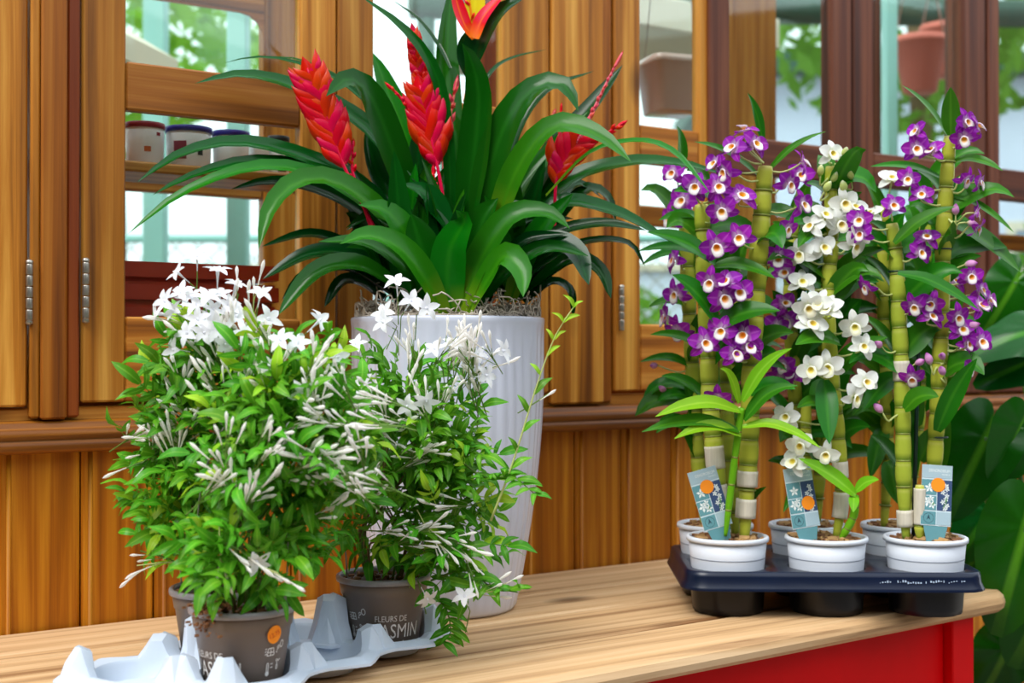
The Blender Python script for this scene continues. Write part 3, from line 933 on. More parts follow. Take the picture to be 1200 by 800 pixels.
# ------------------------------------------------------------------ jasmine foliage pieces
def mk_compound(seed):
    q = random.Random(seed)
    L_ = []
    ln = .040
    for k in range(3):                                # pairs + end leaflet
        x = ln * (.30 + .32 * k)
        sz = .020 + .004 * k
        for s in ((-1, 1) if k < 2 else (0,)):
            if k == 2: sz = .034
            d = Vector((math.cos(1.0 * s) if s else 1, math.sin(1.0 * s), q.uniform(-.15, .25))).normalized()
            if k == 2: x = ln * .80
            b0 = Vector((x, 0, .002 * math.sin(x * 60)))
            dr = Vector((0, 0, -.35 * sz))
            L_.append(ribbon([b0, b0 + d * sz * .5 + Vector((0, 0, .04 * sz)), b0 + d * sz + dr], sz * q.uniform(.28, .36), (0, 0, 1), n=5, na=2, fold=q.uniform(-.05, .16), prof='lance', wave=.05, ph=q.uniform(0, 6)))
    V, Fc = tube([(0, 0, 0), (ln * .4, 0, .0015), (ln * .85, 0, .001)], .0007, 3, cap=False)
    L_.append((V, Fc, [(0.5, 0.1)] * len(V)))
    return joinc(L_)
def mk_simple(seed):
    q = random.Random(seed)
    sz = .036
    return ribbon([(0, 0, 0), (.012, 0, .002), (.024, q.uniform(-.003, .003), .001), (sz, q.uniform(-.004, .004), -.009)], .0118, (0, 0, 1), n=7, na=4, fold=q.uniform(.0, .22), prof='lance', wave=.06, ph=q.uniform(0, 6))
JLEAF = [mk_compound(i) for i in range(4)] + [mk_simple(i + 9) for i in range(3)]
JLM = [mesh('jasmine_leaf', v, f, JASL, col=c) for v, f, c in JLEAF]
JLY = [mesh('young_jasmine_leaf', v, f, JASY, col=c) for v, f, c in JLEAF]
def mk_bud(ln, r, bend):
    prof = [(0, .28), (.15, .32), (.45, .5), (.6, .75), (.75, 1.0), (.88, .8), (1.0, .08)]
    V, Fc = [], []
    n = 6
    for t, k in prof:
        for i in range(n):
            a = 2 * PI * i / n
            V.append((r * k * math.cos(a) + bend * t * t, r * k * math.sin(a), ln * t))
    for j in range(len(prof) - 1):
        for i in range(n):
            Fc.append((j * n + i, j * n + (i + 1) % n, (j + 1) * n + (i + 1) % n, (j + 1) * n + i))
    return V, Fc, [(t, .9) for t, k in prof for i in range(n)]
JBUD = []
for ln, r, bd in ((.030, .0023, .002), (.025, .0021, -.002), (.033, .0024, .005), (.021, .0020, 0)):
    v, f, c = mk_bud(ln, r, bd); JBUD.append(mesh('jasmine_bud', v, f, BUDW, col=c))
def mk_star(seed):
    q = random.Random(seed)
    L_ = []
    v, f, c = mk_bud(.020, .0016, 0)
    L_.append((v, f, c))
    for k in range(5):
        an = k * 2 * PI / 5 + q.uniform(-.15, .15)
        d = Vector((math.cos(an), math.sin(an), 0)); z = Vector((0, 0, 1))
        dr = q.uniform(-.004, .003)
        L_.append(ribbon([z * .016 + d * .0006, z * .0185 + d * .006, z * (.0185 + dr) + d * .0135], .0068, z, n=4, na=2, fold=.1, prof='lance'))
    return joinc(L_)
JST = [mesh('jasmine_flower', *mk_star(i)[:2], JASW, col=mk_star(i)[2]) for i in range(3)]

def jasmine(idx, base, ells, label, nleaf, ninner, sprays, flowers, pot_args, flow_dir=None):
    q = random.Random(100 + idx)
    pl = empty('potted_jasmine', base + Vector((0, 0, .0042)), label, 'plant', 'potted white jasmine in the carrier tray')
    c = jasmine_pot(pl, base, *pot_args)
    top = Vector((c.x, c.y, c.z + .088))
    vol = sum(e[2] * e[3] * e[5] for e in ells)
    def sample(lo, hi):
        x = q.uniform(0, vol)
        for e in ells:
            x -= e[2] * e[3] * e[5]
            if x <= 0: break
        cx, cy, rx, ry, D, dz = e
        while True:
            d = Vector((q.gauss(0, 1), q.gauss(0, 1), q.gauss(0, 1))).normalized()
            if d.y < .55: break
        k = q.uniform(lo, hi)
        ctr = at(cx, cy, D)
        p = ctr + Vector((d.x * rx * D / F, d.y * dz, d.z * ry * D / F)) * k
        return p, Vector((d.x, d.y, d.z * .7)).normalized(), ctr
    def inside(p, ex):
        for e in ells:
            if e is ex: continue
            ctr = at(e[0], e[1], e[4])
            v = p - ctr
            if (v.x / (e[2] * e[4] / F)) ** 2 + (v.y / e[5]) ** 2 + (v.z / (e[3] * e[4] / F)) ** 2 < .55: return True
        return False
    # climbing stems and two wire hoops
    for i in range(16):
        p, d, ctr = sample(.5, .9)
        a = q.uniform(0, 6.28)
        b0 = top + Vector((.02 * math.cos(a), .02 * math.sin(a), -.004))
        b1 = top + Vector((.035 * math.cos(a), .035 * math.sin(a), .05))
        V, Fc = tube([b0, b1, b1.lerp(p, .5) + rv(.02), p], lambda t: .0019 - .0011 * t, 5, sp=12)
        part('stem', V, Fc, WOODY if i % 3 else STEM, pl)
    V, Fc = tube([top + Vector((-.045, 0, -.03)), top + Vector((-.05, 0, .12)), top + Vector((-.02, .01, .21)), top + Vector((.03, .01, .2)), top + Vector((.05, 0, .1)), top + Vector((.045, 0, -.03))], .0011, 5, sp=24)
    part('wire_hoop', V, Fc, METAL, pl)
    # leaves
    stuffV = []
    for i in range(nleaf + ninner):
        inner = i >= nleaf
        p, d, ctr = sample(.25, .72) if inner else sample(.70, 1.05 if q.random() < .8 else 1.22)
        dirn = (d * .75 + rv(.55) + Vector((0, -.18, .12))).normalized()
        nrm = (Vector((0, -.55, .75)) + d * .3 + rv(.5))
        x = dirn; z = (nrm - x * nrm.dot(x)).normalized(); y = z.cross(x)
        s = q.uniform(.75, 1.15)
        M = Matrix.Translation(p - x * .02) @ Matrix((x, y, z)).transposed().to_4x4() @ Matrix.Scale(s, 4)
        k = q.randrange(len(JLM))
        if inner:
            v, f, cc = JLEAF[k]
            stuffV.append(([M @ Vector(w) for w in v], f, cc))
        else:
            yg = q.random() < .16
            inst('leaf', (JLY if yg else JLM)[k], pl, M)
    V, Fc, cc = joinc(stuffV)
    o = part('inner_foliage', V, Fc, JASL, pl, col=cc)
    o['kind'] = 'stuff'
    # sprays of buds: (px, py, depth, direction, count)
    for (px, py, D, dx, dz, n) in sprays:
        tip = at(px, py, D)
        main = Vector((dx, -.25 + q.uniform(-.25, .2), dz)).normalized()
        b0 = tip - main * .050
        ms = [tube([b0 - main * .02 + rv(.004), b0, tip - main * .02], .0008, 4, cap=False)]
        ends = []
        for i in range(n):
            dd = (main + rv(.42)).normalized()
            s0 = b0 + main * (.012 * (i % 3))
            e = s0 + dd * q.uniform(.012, .026)
            ms.append(tube([s0, e], .0006, 3, cap=False)); ends.append((e, dd))
        V, Fc = join(*ms)
        st = part('spray_stalk', V, Fc, STEM if (px + n) % 2 else STALK, pl)
        for e, dd in ends:
            inst('bud', JBUD[q.randrange(4)], st, basis(dd, rv(), e - dd * .001, q.uniform(.85, 1.12), q.uniform(0, 6)))
    for (px, py, D, dx, dz) in flowers:
        tip = at(px, py, D)
        dd = Vector((dx, -.6 + q.uniform(-.3, .3), dz)).normalized()
        M = basis(dd, rv(), tip - dd * .0185, q.uniform(1.1, 1.45), q.uniform(0, 6))
        fl = inst('flower', JST[q.randrange(3)], pl, M)
        b0 = tip - dd * .0185
        V, Fc = tube([b0, b0 - dd * .012, b0 + Vector((q.uniform(-.01, .01), .012, -.035))], .0007, 4, cap=False)
        part('flower_stalk', V, Fc, STEM, fl)
    return pl, top

qf = random.Random(5)
def scat(n, x0, x1, y0, y1, D, dd=.06, dz0=.2, dz1=1.0, dxs=.8, cnt=(4, 8)):
    return [(qf.uniform(x0, x1), qf.uniform(y0, y1), D + qf.uniform(-dd, dd * .4), qf.uniform(-dxs, dxs), qf.uniform(dz0, dz1), qf.randint(*cnt)) for _ in range(n)]
# front pot
el1 = [(335, 535, 92, 105, 1.45, .10), (285, 645, 85, 50, 1.42, .085), (330, 445, 78, 55, 1.47, .075), (385, 520, 50, 75, 1.47, .07)]
sp1 = (scat(17, 330, 440, 455, 560, 1.39, .04, .1, .7, 1.0) + scat(10, 300, 400, 390, 450, 1.43, .05, .5, 1, .6) + scat(8, 230, 330, 470, 600, 1.35, .03, .2, 1, .7)
       + [(262, 690, 1.36, .15, -1, 2), (345, 680, 1.35, 1, -.35, 3), (300, 655, 1.34, .8, -.3, 3), (425, 560, 1.4, 1, .15, 5), (400, 600, 1.4, .8, .2, 5)])
fl1 = [(305, 345, 1.45, .3, .9), (372, 378, 1.47, .6, .5), (395, 418, 1.45, .7, .1), (358, 460, 1.40, .0, -.1), (330, 400, 1.42, -.2, .5), (348, 405, 1.44, .3, .6), (300, 655, 1.36, .4, -.5), (318, 428, 1.42, .2, .2)]
jasmine(0, JP[0], el1, 'bushy white jasmine in taupe pot with orange price sticker', 300, 220, sp1, fl1, (-1.28, .52, .66))
# pot behind it
el2 = [(232, 505, 82, 95, 1.55, .085), (255, 430, 66, 52, 1.54, .07), (215, 590, 62, 60, 1.55, .07)]
sp2 = (scat(14, 205, 300, 350, 440, 1.50, .05, .6, 1, .6) + scat(6, 150, 215, 455, 520, 1.5, .04, .2, 1, .8) + scat(6, 180, 290, 430, 520, 1.47, .03, .3, 1, .7)
       + [(148, 555, 1.5, -.8, -.6, 3), (140, 665, 1.52, -1, -.1, 2), (145, 640, 1.52, -1, .3, 2), (180, 370, 1.5, -.9, .3, 4), (300, 330, 1.52, .2, 1, 4), (285, 325, 1.52, .3, 1, 4)])
fl2 = [(209, 320, 1.52, -.5, .5), (231, 303, 1.52, .2, 1), (255, 322, 1.52, .1, 1), (276, 335, 1.52, .3, .8), (242, 352, 1.49, .1, .5), (250, 362, 1.49, .3, .3), (187, 368, 1.5, -.9, .1), (205, 365, 1.5, -.5, .4),
       (232, 375, 1.48, 0, .3), (222, 392, 1.48, -.2, .2), (245, 378, 1.48, .4, .2), (263, 402, 1.47, .3, -.2), (287, 392, 1.48, .2, .4), (207, 410, 1.49, -.6, .1), (240, 390, 1.47, -.1, .1), (275, 372, 1.5, .5, .3), (312, 375, 1.5, .6, .3), (226, 352, 1.5, -.2, .6),
       (214, 345, 1.5, -.3, .7), (198, 355, 1.5, -.7, .4), (258, 345, 1.5, .2, .8), (268, 358, 1.5, .4, .4), (255, 385, 1.47, .1, 0), (232, 362, 1.49, -.1, .6)]
jasmine(1, JP[2], el2, 'jasmine topped with a dense cluster of open star flowers', 300, 140, sp2, fl2, (None, -.3, None))
# right pot
el3 = [(478, 520, 78, 75, 1.63, .085), (455, 600, 62, 60, 1.63, .075), (525, 570, 62, 75, 1.62, .07), (470, 455, 62, 42, 1.64, .065), (530, 650, 55, 42, 1.6, .05)]
sp3 = (scat(15, 470, 560, 375, 470, 1.6, .05, .6, 1, .5) + scat(8, 420, 560, 460, 560, 1.56, .03, .0, .8, .9) + scat(6, 430, 520, 560, 640, 1.55, .03, -.3, .5, 1)
       + [(555, 640, 1.55, 1, -.2, 6), (525, 655, 1.55, .6, -.8, 5), (598, 690, 1.55, 1, .2, 4), (560, 690, 1.55, .4, -.9, 3), (520, 620, 1.55, 1, .1, 5), (585, 420, 1.6, .9, .6, 4), (660, 450, 1.62, .9, .6, 1)])
fl3 = [(465, 333, 1.6, 0, .6), (452, 368, 1.6, -.4, .5), (480, 355, 1.6, .3, .4), (418, 405, 1.6, -.2, .9), (498, 362, 1.6, .4, .2), (450, 378, 1.58, -.3, .2), (530, 405, 1.58, .2, .7), (560, 415, 1.6, .3, .4), (585, 412, 1.6, .9, .2), (500, 467, 1.55, 0, -.5), (478, 475, 1.55, -.3, -.2), (510, 410, 1.58, -.3, .8), (568, 440, 1.58, .6, .1), (430, 450, 1.58, -.6, .3), (500, 700, 1.55, .3, -.4), (545, 700, 1.55, -.2, .8)]
pl3, top3 = jasmine(2, JP[1], el3, 'jasmine with a tall pale shoot, in taupe pot nearest the white vase', 290, 150, sp3, fl3, (-.22, -.95, None))
# crumbs spilling over the rim of the front pot
q = random.Random(4)
V, Fc = [], []
cl = bpy.data.objects['potted_jasmine']
for i in range(150):
    t = q.random()
    p = at(236 + q.gauss(0, 9) + 10 * (1 - t), 706 + 42 * t * q.random() + q.uniform(-3, 3), 1.385 + q.uniform(-.006, .012))
    s_ = q.uniform(.0008, .0026)
    b_, f_ = box(-s_, s_, -s_ * .6, s_ * .6, -s_ * .5, s_ * .5)
    M_ = Matrix.Rotation(q.uniform(0, 6), 3, 'Z') @ Matrix.Rotation(q.uniform(0, 6), 3, 'X')
    k = len(V); V += [p + M_ @ Vector(v) for v in b_]; Fc += [tuple(x + k for x in w) for w in f_]
o = part('spilled_crumbs', V, Fc, CHIP, cl, smooth=False); o['kind'] = 'stuff'
# the long shoot and trailing runners of the right pot
for pts, nm in (([(575, 610), (600, 545), (628, 455), (650, 395), (672, 360)], 'shoot'), ([(505, 680), (545, 668), (580, 690), (606, 690)], 'runner'), ([(500, 690), (522, 712), (528, 740), (520, 752)], 'runner'), ([(540, 540), (570, 560), (600, 558), (626, 578)], 'runner')):
    P = [at(x, y, 1.6 - .0004 * (x - 500)) for x, y in pts]
    V, Fc = tube(P, lambda t: .0016 - .001 * t, 5, sp=14)
    part(nm, V, Fc, STALK if nm == 'shoot' else STEM, pl3)
    S = spline(P, 12)
    for i in range(3, 13):
        for s in ((-1, 1) if nm != 'shoot' or i > 9 else ((1,) if i % 2 else (-1,))):
            d = ((S[i] - S[i - 1]).normalized() * .7 + Vector((s * .7, -.2, .25)) + rv(.2)).normalized()
            z = Vector((0, -.7, .6)); z = (z - d * z.dot(d)).normalized(); y = z.cross(d)
            M = Matrix.Translation(S[i]) @ Matrix((d, y, z)).transposed().to_4x4() @ Matrix.Scale((.75 if nm == 'shoot' and i > 8 else .95) * qf.uniform(.5, .9), 4)
            inst('leaf', (JLY if nm == 'shoot' and i > 7 else JLM)[4 + qf.randrange(3)], pl3, M)
# ------------------------------------------------------------------ white vase with bromeliads
VD = 1.925
vc = at(525, 400, VD); vc.z = TZ + 0.0008
br = empty('potted_bromeliad', vc, 'tall fluted white vase planted with red flowering bromeliads', 'plant')
def flute(a, z):
    ph_ = a * 21 + .9 * math.sin(z * 6 + a * 2) + .5 * math.sin(a * 5 + z * 11)
    w = 1 - abs(math.sin(ph_)) ** .55
    w2 = math.sin(a * 13 + 1.5 * math.sin(z * 5 + a))
    return 1 + (-.022 * w + .005 * w2) * min(1, max(0, (0.425 - z) / .03)) * min(1, z / .03)
prof = [(.085, .0), (.099, .001), (.103, .006)]
for i in range(1, 25):
    z = .006 + (.418 - .006) * i / 24
    t = i / 24
    prof.append((.103 + (.1445 - .103) * math.sin(min(1, t * 1.12) * PI / 2) ** .9, z))
prof += [(.1450, .424), (.1455, .430), (.1440, .433), (.1400, .433), (.1385, .428), (.137, .38)]
V, Fc = lathe(prof, 252, vc, rf=flute, cap0=True)
part('vase', V, Fc, CERAM, br)
V, Fc = lathe([(.002, .392), (.137, .388)], 32, vc)
part('soil', V, Fc, SOIL, br)
# tangled grey moss
q = random.Random(3)
ms = []
for i in range(1500):
    a, d = q.uniform(0, 2 * PI), .135 * math.sqrt(q.random())
    if q.random() < .6: d = q.uniform(.085, .138)
    p = Vector((vc.x + d * math.cos(a), vc.y + d * math.sin(a), vc.z + .404 + q.random() * .03))
    P = [p]
    v = Vector((q.gauss(0, 1), q.gauss(0, 1), q.gauss(.6, .6))).normalized()
    zlim = vc.z + .402 + ((.085 if p.x - vc.x > .03 or p.x - vc.x < -.05 else .05) * q.uniform(.3, 1))
    for k in range(9):
        v = (v + Vector((q.gauss(0, .7), q.gauss(0, .7), q.gauss(0, .6)))).normalized()
        n_ = P[-1] + v * .009
        n_.z = min(max(n_.z, vc.z + .396), zlim)
        rr = Vector((n_.x - vc.x, n_.y - vc.y)); 
        if rr.length > .139: n_.x = vc.x + rr.x / rr.length * .139; n_.y = vc.y + rr.y / rr.length * .139; n_.z = max(n_.z, vc.z + .434)
        P.append(n_)
    ms.append(tube(P, .0013, 3, cap=False))
V, Fc = join(*ms)
o = part('grey_moss', V, Fc, MOSS, br); o['kind'] = 'stuff'

def bleaf(pts, w, d0, d1, mat=BROM, fold=.12, up=.75, front=.6, twist=0.0, prof='strap', name='leaf', dm=None):
    """strap leaf through photo points; d0, d1 depth from the vase axis at base and tip (negative = nearer)"""
    n = len(pts)
    P = []
    for i, (x, y) in enumerate(pts):
        t = i / (n - 1)
        dd = d0 + (d1 - d0) * t if dm is None else (d0 + (dm - d0) * t * 2 if t < .5 else dm + (d1 - dm) * (t - .5) * 2)
        P.append(at(x, y, VD + dd))
    V, Fc, C = ribbon(P, w * VD / F, (0, -front, up), n=14, na=4, fold=fold, prof=prof, twist=twist)
    return part(name, V, Fc, mat, br, col=C)

LV = [
 # long arching leaves to the left
 ([(480, 300), (440, 232), (370, 190), (285, 168), (215, 180), (160, 214)], 30, .02, -.14, BROM),
 ([(485, 310), (440, 240), (375, 203), (295, 191), (225, 207), (178, 229)], 27, 0, -.14, BROM),
 ([(490, 315), (440, 250), (370, 205), (300, 196), (215, 226), (150, 274)], 24, -.02, -.16, BROML),
 ([(505, 330), (450, 255), (395, 214), (350, 213), (318, 243), (303, 292)], 34, -.05, -.20, BROML),
 ([(470, 300), (430, 255), (380, 226), (320, 214), (270, 222)], 30, .02, -.06, BROMD),
 ([(490, 250), (450, 170), (400, 128), (340, 100), (282, 88), (228, 98)], 32, .05, -.10, BROM),
 ([(490, 230), (450, 145), (400, 96), (345, 73), (300, 67), (262, 74)], 10, .06, -.06, BROM),
 ([(480, 200), (440, 125), (395, 90), (350, 70), (312, 66)], 8, .06, -.02, BROM),
 # upright ones
 ([(484, 250), (462, 180), (434, 112), (408, 92), (382, 113)], 42, -.02, -.12, BROM),
 ([(500, 260), (478, 170), (452, 100), (437, 62)], 38, .04, .05, BROML),
 ([(528, 280), (526, 180), (512, 90), (475, 35), (418, -8)], 17, -.03, -.08, BROM),
 ([(528, 80), (516, 56), (492, 24), (460, 0)], 6, .04, .1, BROMD),
 ([(535, 260), (528, 150), (524, 60), (530, -20)], 34, .04, .08, BROM),
 ([(545, 270), (556, 180), (561, 110), (552, 70), (541, 50)], 40, -.06, -.10, BROM),
 ([(560, 290), (572, 205), (598, 135), (632, 100), (662, 100), (678, 131)], 42, -.06, -.13, BROM),
 ([(580, 250), (605, 155), (640, 106), (697, 83)], 15, .0, .02, BROMD),
 ([(550, 130), (575, 85), (600, 68), (641, 58)], 7, .06, .12, BROMD),
 ([(570, 300), (605, 200), (650, 148), (700, 158), (740, 190)], 36, -.08, -.20, BROML),
 ([(590, 290), (640, 190), (695, 122), (730, 76)], 34, .02, .02, BROMD),
 ([(575, 290), (610, 220), (650, 175), (690, 130)], 30, -.02, .0, BROM),
 ([(600, 290), (660, 215), (735, 190), (800, 192), (850, 205)], 27, .0, -.02, BROM),
 ([(640, 230), (690, 180), (745, 165), (790, 178), (832, 226)], 11, -.06, -.26, BROML),
 ([(600, 310), (650, 240), (720, 248), (790, 285)], 26, -.03, -.06, BROM),
 ([(600, 310), (650, 275), (705, 263), (758, 270)], 24, -.05, -.10, BROMD),
 ([(620, 320), (680, 285), (735, 284), (756, 312)], 15, -.02, -.04, BROMD),
 ([(590, 320), (640, 285), (674, 296), (690, 334)], 36, -.08, -.14, BROMD),
 ([(620, 340), (670, 305), (703, 318), (716, 350)], 26, -.03, -.06, BROMD),
 ([(620, 300), (680, 225), (712, 230), (722, 262)], 24, .06, .08, BROMD),
 ([(600, 290), (650, 235), (680, 215), (705, 232)], 22, .06, .08, BROMD),
 ([(615, 355), (645, 330), (668, 340), (672, 372)], 16, .0, .0, BROMD),
 # front rosette cup
 ([(520, 372), (500, 330), (470, 292), (432, 276), (398, 286)], 36, -.11, -.19, BROML),
 ([(545, 372), (570, 330), (592, 300), (611, 318), (613, 348)], 36, -.11, -.20, BROML),
 ([(530, 372), (524, 330), (528, 290), (545, 258), (534, 246)], 44, -.10, -.14, BROML),
 ([(538, 372), (560, 310), (598, 256), (640, 250), (668, 268)], 38, -.10, -.15, BROML),
 ([(515, 372), (490, 300), (455, 248), (420, 240)], 40, -.09, -.12, BROML),
 ([(525, 372), (506, 330), (492, 285), (482, 250)], 54, -.09, -.11, BROM),
 ([(540, 372), (552, 310), (566, 258), (584, 232)], 50, -.08, -.10, BROM),
 ([(508, 372), (478, 318), (430, 285), (372, 283)], 26, -.10, -.16, BROM),
 ([(550, 372), (590, 320), (640, 290), (690, 300)], 30, -.09, -.14, BROM),
 # broad dark leaves low on the left
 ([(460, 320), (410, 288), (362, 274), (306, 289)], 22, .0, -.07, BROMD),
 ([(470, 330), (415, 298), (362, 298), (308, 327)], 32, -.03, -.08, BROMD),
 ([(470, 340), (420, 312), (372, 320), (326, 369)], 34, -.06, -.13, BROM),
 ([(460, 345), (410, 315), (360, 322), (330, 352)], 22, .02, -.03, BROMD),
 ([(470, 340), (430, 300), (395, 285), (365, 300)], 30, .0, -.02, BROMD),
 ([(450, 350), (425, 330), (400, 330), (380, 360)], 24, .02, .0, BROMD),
 # inner filler of the rosettes
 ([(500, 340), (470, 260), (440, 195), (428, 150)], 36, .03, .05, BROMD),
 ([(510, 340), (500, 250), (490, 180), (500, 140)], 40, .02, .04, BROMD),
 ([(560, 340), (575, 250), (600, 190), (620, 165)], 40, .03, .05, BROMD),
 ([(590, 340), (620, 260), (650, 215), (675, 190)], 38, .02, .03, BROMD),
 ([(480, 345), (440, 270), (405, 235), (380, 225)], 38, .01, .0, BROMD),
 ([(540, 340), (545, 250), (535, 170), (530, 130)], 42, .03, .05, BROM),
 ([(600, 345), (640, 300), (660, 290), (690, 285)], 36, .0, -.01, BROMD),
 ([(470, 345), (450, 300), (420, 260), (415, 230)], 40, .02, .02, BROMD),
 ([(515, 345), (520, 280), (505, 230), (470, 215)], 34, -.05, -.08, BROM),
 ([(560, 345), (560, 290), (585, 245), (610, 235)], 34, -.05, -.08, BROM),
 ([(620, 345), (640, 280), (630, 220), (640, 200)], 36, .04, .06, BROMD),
]
for pts, w, d0, d1, mat in LV:
    bleaf(pts, w * .90, d0, d1, mat, fold=.10 + .12 * rnd.random())

# more leaves packed into the heart of the rosettes
q = random.Random(17)
for i in range(64):
    cx = q.choice((470, 500, 530, 560, 600))
    dd = q.uniform(-.07, .05)
    ang = q.uniform(-1.25, 1.25) if i % 3 else q.uniform(-.5, .5)
    ln = q.uniform(95, 165)
    bx, by = cx + q.uniform(-12, 12), 352
    tx, ty = bx + math.sin(ang) * ln, by - abs(math.cos(ang)) * ln * 1.05 - 10
    mx_, my_ = bx + math.sin(ang) * ln * .45, by - ln * .62
    tx = min(max(tx, 405), 672)
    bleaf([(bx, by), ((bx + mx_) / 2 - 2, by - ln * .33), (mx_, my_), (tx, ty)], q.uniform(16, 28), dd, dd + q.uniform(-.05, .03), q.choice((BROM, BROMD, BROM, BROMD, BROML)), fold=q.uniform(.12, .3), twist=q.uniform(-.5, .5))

# red flower spikes: a stem and overlapping boat-shaped bracts
def spike(pts, w, d, nb, mat=BRACT, label=None, stem=None, spread=.55, taper=.35):
    P = [at(x, y, VD + d) for x, y in pts]
    S = spline(P, 40)
    T = tangents(S)
    R_ = (lambda t: .0035 - .002 * t)
    Pst = [at(x, y, VD + d) for x, y in (stem or [])] + P
    V, Fc = tube(Pst, R_, 6, sp=24)
    sp_ = part('flower_spike', V, Fc, mat, br)
    if label: sp_['label'] = label
    sc = VD / F
    for i in range(nb):
        t = i / nb
        j = int(t * 36)
        s = 1 if i % 2 else -1
        tn = T[j]
        side = tn.cross(Vector((0, -1, 0))).normalized() * s
        ww = w * sc * (.55 + .45 * min(1, t * 4)) * (1 - taper * t)
        L_ = ww * .66 * rnd.uniform(.85, 1.5)
        b0 = S[j]
        out = side * spread * ww * rnd.uniform(.65, 1.2)
        N0 = (Vector((0, -1, 0)) * .9 + side * .5 + rv(.25))
        Vb, Fb, Cb = ribbon([b0 - tn * L_ * .1, b0 + tn * L_ * .35 + out * .6 + Vector((0, -.004, 0)), b0 + tn * L_ * .75 + out * .9 + Vector((0, -.004, 0)), b0 + tn * L_ * 1.15 + out * 1.0], ww * .46, N0, n=6, na=4, fold=-.35, prof='bract')
        part('bract', Vb, Fb, mat, sp_, col=Cb)
    Vb, Fb, Cb = ribbon([S[34], S[37], S[40] + T[40] * w * sc * .3], w * sc * .4, (0, -1, .2), n=5, na=4, fold=-.3, prof='bract')
    part('bract', Vb, Fb, mat, sp_, col=Cb)
spike([(402, 192), (388, 150), (372, 110), (360, 80)], 48, -.09, 36, stem=[(450, 290)], label='broad red spike of overlapping bracts')
spike([(415, 208), (413, 185), (414, 165)], 12, -.08, 5, stem=[(440, 280)])
spike([(512, 192), (505, 160), (498, 130), (492, 100)], 48, -.05, 30, stem=[(523, 268), (518, 225)], label='bright red spike with a tall pointed crest')
spike([(503, 150), (496, 105), (489, 65), (484, 36)], 32, -.04, 34, spread=.35)
spike([(488, 140), (470, 115), (453, 98)], 11, -.05, 6, spread=.3)
spike([(520, 190), (528, 135), (536, 92)], 17, .02, 10, BRACTP, spread=.4, stem=[(522, 225)])
spike([(518, 250), (510, 222), (508, 195)], 14, -.05, 5, spread=.3)
spike([(652, 212), (660, 190), (672, 172), (684, 158)], 42, -.05, 20, stem=[(650, 290), (650, 250)], label='red spike with a thin upright sword')
spike([(676, 168), (694, 132), (712, 95), (729, 62)], 12, -.05, 16, BRACTP, spread=.3, taper=.6)
spike([(684, 172), (708, 158), (732, 143)], 15, -.04, 8, spread=.35)
spike([(655, 180), (656, 150), (658, 122)], 9, .0, 7, BRACT, spread=.3)
spike([(640, 155), (650, 130)], 12, .08, 3, BRACTP, spread=.3)
# orange-red flower at the very top
tf = spike([(556, 40), (552, 15), (548, -15)], 14, .0, 3, BRACTO, stem=[(545, 120), (552, 75)], label='orange red and yellow flower head')
bleaf([(556, 45), (545, 30), (536, 5), (530, -25)], 20, -.02, -.03, BRACTO, prof='bract', name='bract')
bleaf([(556, 45), (565, 22), (582, 2), (600, -14)], 18, -.03, -.03, BRACTO, prof='bract', name='bract')
bleaf([(556, 40), (556, 15), (558, -10), (560, -40)], 26, .0, .0, BRACTY, prof='bract', name='bract')
bleaf([(552, 80), (562, 45), (585, 15), (620, -6)], 34, -.01, -.04, BROMD, prof='lance')
bleaf([(550, 90), (548, 60), (556, 40), (570, 25)], 26, .01, .0, BROMD, prof='lance')
# ------------------------------------------------------------------ orchid tray
OA = math.radians(-1.5)
OE = Vector((math.cos(OA), math.sin(OA), 0)); ON = Vector((-math.sin(OA), math.cos(OA), 0))
O0 = Vector((.3195, 1.900, TZ))
PO, PB = .1455, .138
def O(a, b, z=0.0): return O0 + OE * a + ON * b + Vector((0, 0, z))
ot = empty('carry_tray', O(PO, PB / 2), 'shiny black blue carry tray with six wells, full of orchids', 'tray')
V, Fc = [], []
key = {}
def vid2(a, b, z):
    k = (round(a, 4), round(b, 4), round(z, 4))
    if k not in key:
        key[k] = len(V); V.append(O(a, b, z))
    return key[k]
a0, a1, b0, b1 = -.058, 2 * PO + .058, -.058, PB + .058
NS = 32
DKZ = .066
cupF = []
for ci in range(3):
    for cj in range(2):
        ca, cb = ci * PO, cj * PB
        def sqpt(i):
            an = 2 * PI * i / NS
            c_, s_ = math.cos(an), math.sin(an)
            k = 1 / max(abs(c_), abs(s_))
            return (min(max(ca + c_ * k * PO / 2, a0), a1), min(max(cb + s_ * k * PB / 2, b0), b1), DKZ)
        def fl(i): return 1 - .035 * max(0, math.cos(2 * PI * i / NS * 8))
        ro = [sqpt(i) for i in range(NS)]
        cir = lambda r, z, f=False: [(ca + r * (fl(i) if f else 1) * math.cos(2 * PI * i / NS), cb + r * (fl(i) if f else 1) * math.sin(2 * PI * i / NS), z) for i in range(NS)]
        loops = [[vid2(*p) for p in L_] for L_ in (ro, cir(.0568, DKZ), cir(.0562, DKZ - .003), cir(.0558, DKZ - .012, True), cir(.0525, .010, True), cir(.0512, .0015, True))]
        for li, (A, B) in enumerate(zip(loops, loops[1:])):
            for i in range(NS):
                (Fc if li < 2 else cupF).append((A[i], A[(i + 1) % NS], B[(i + 1) % NS], B[i]))
        cupF.append(tuple(loops[-1]))
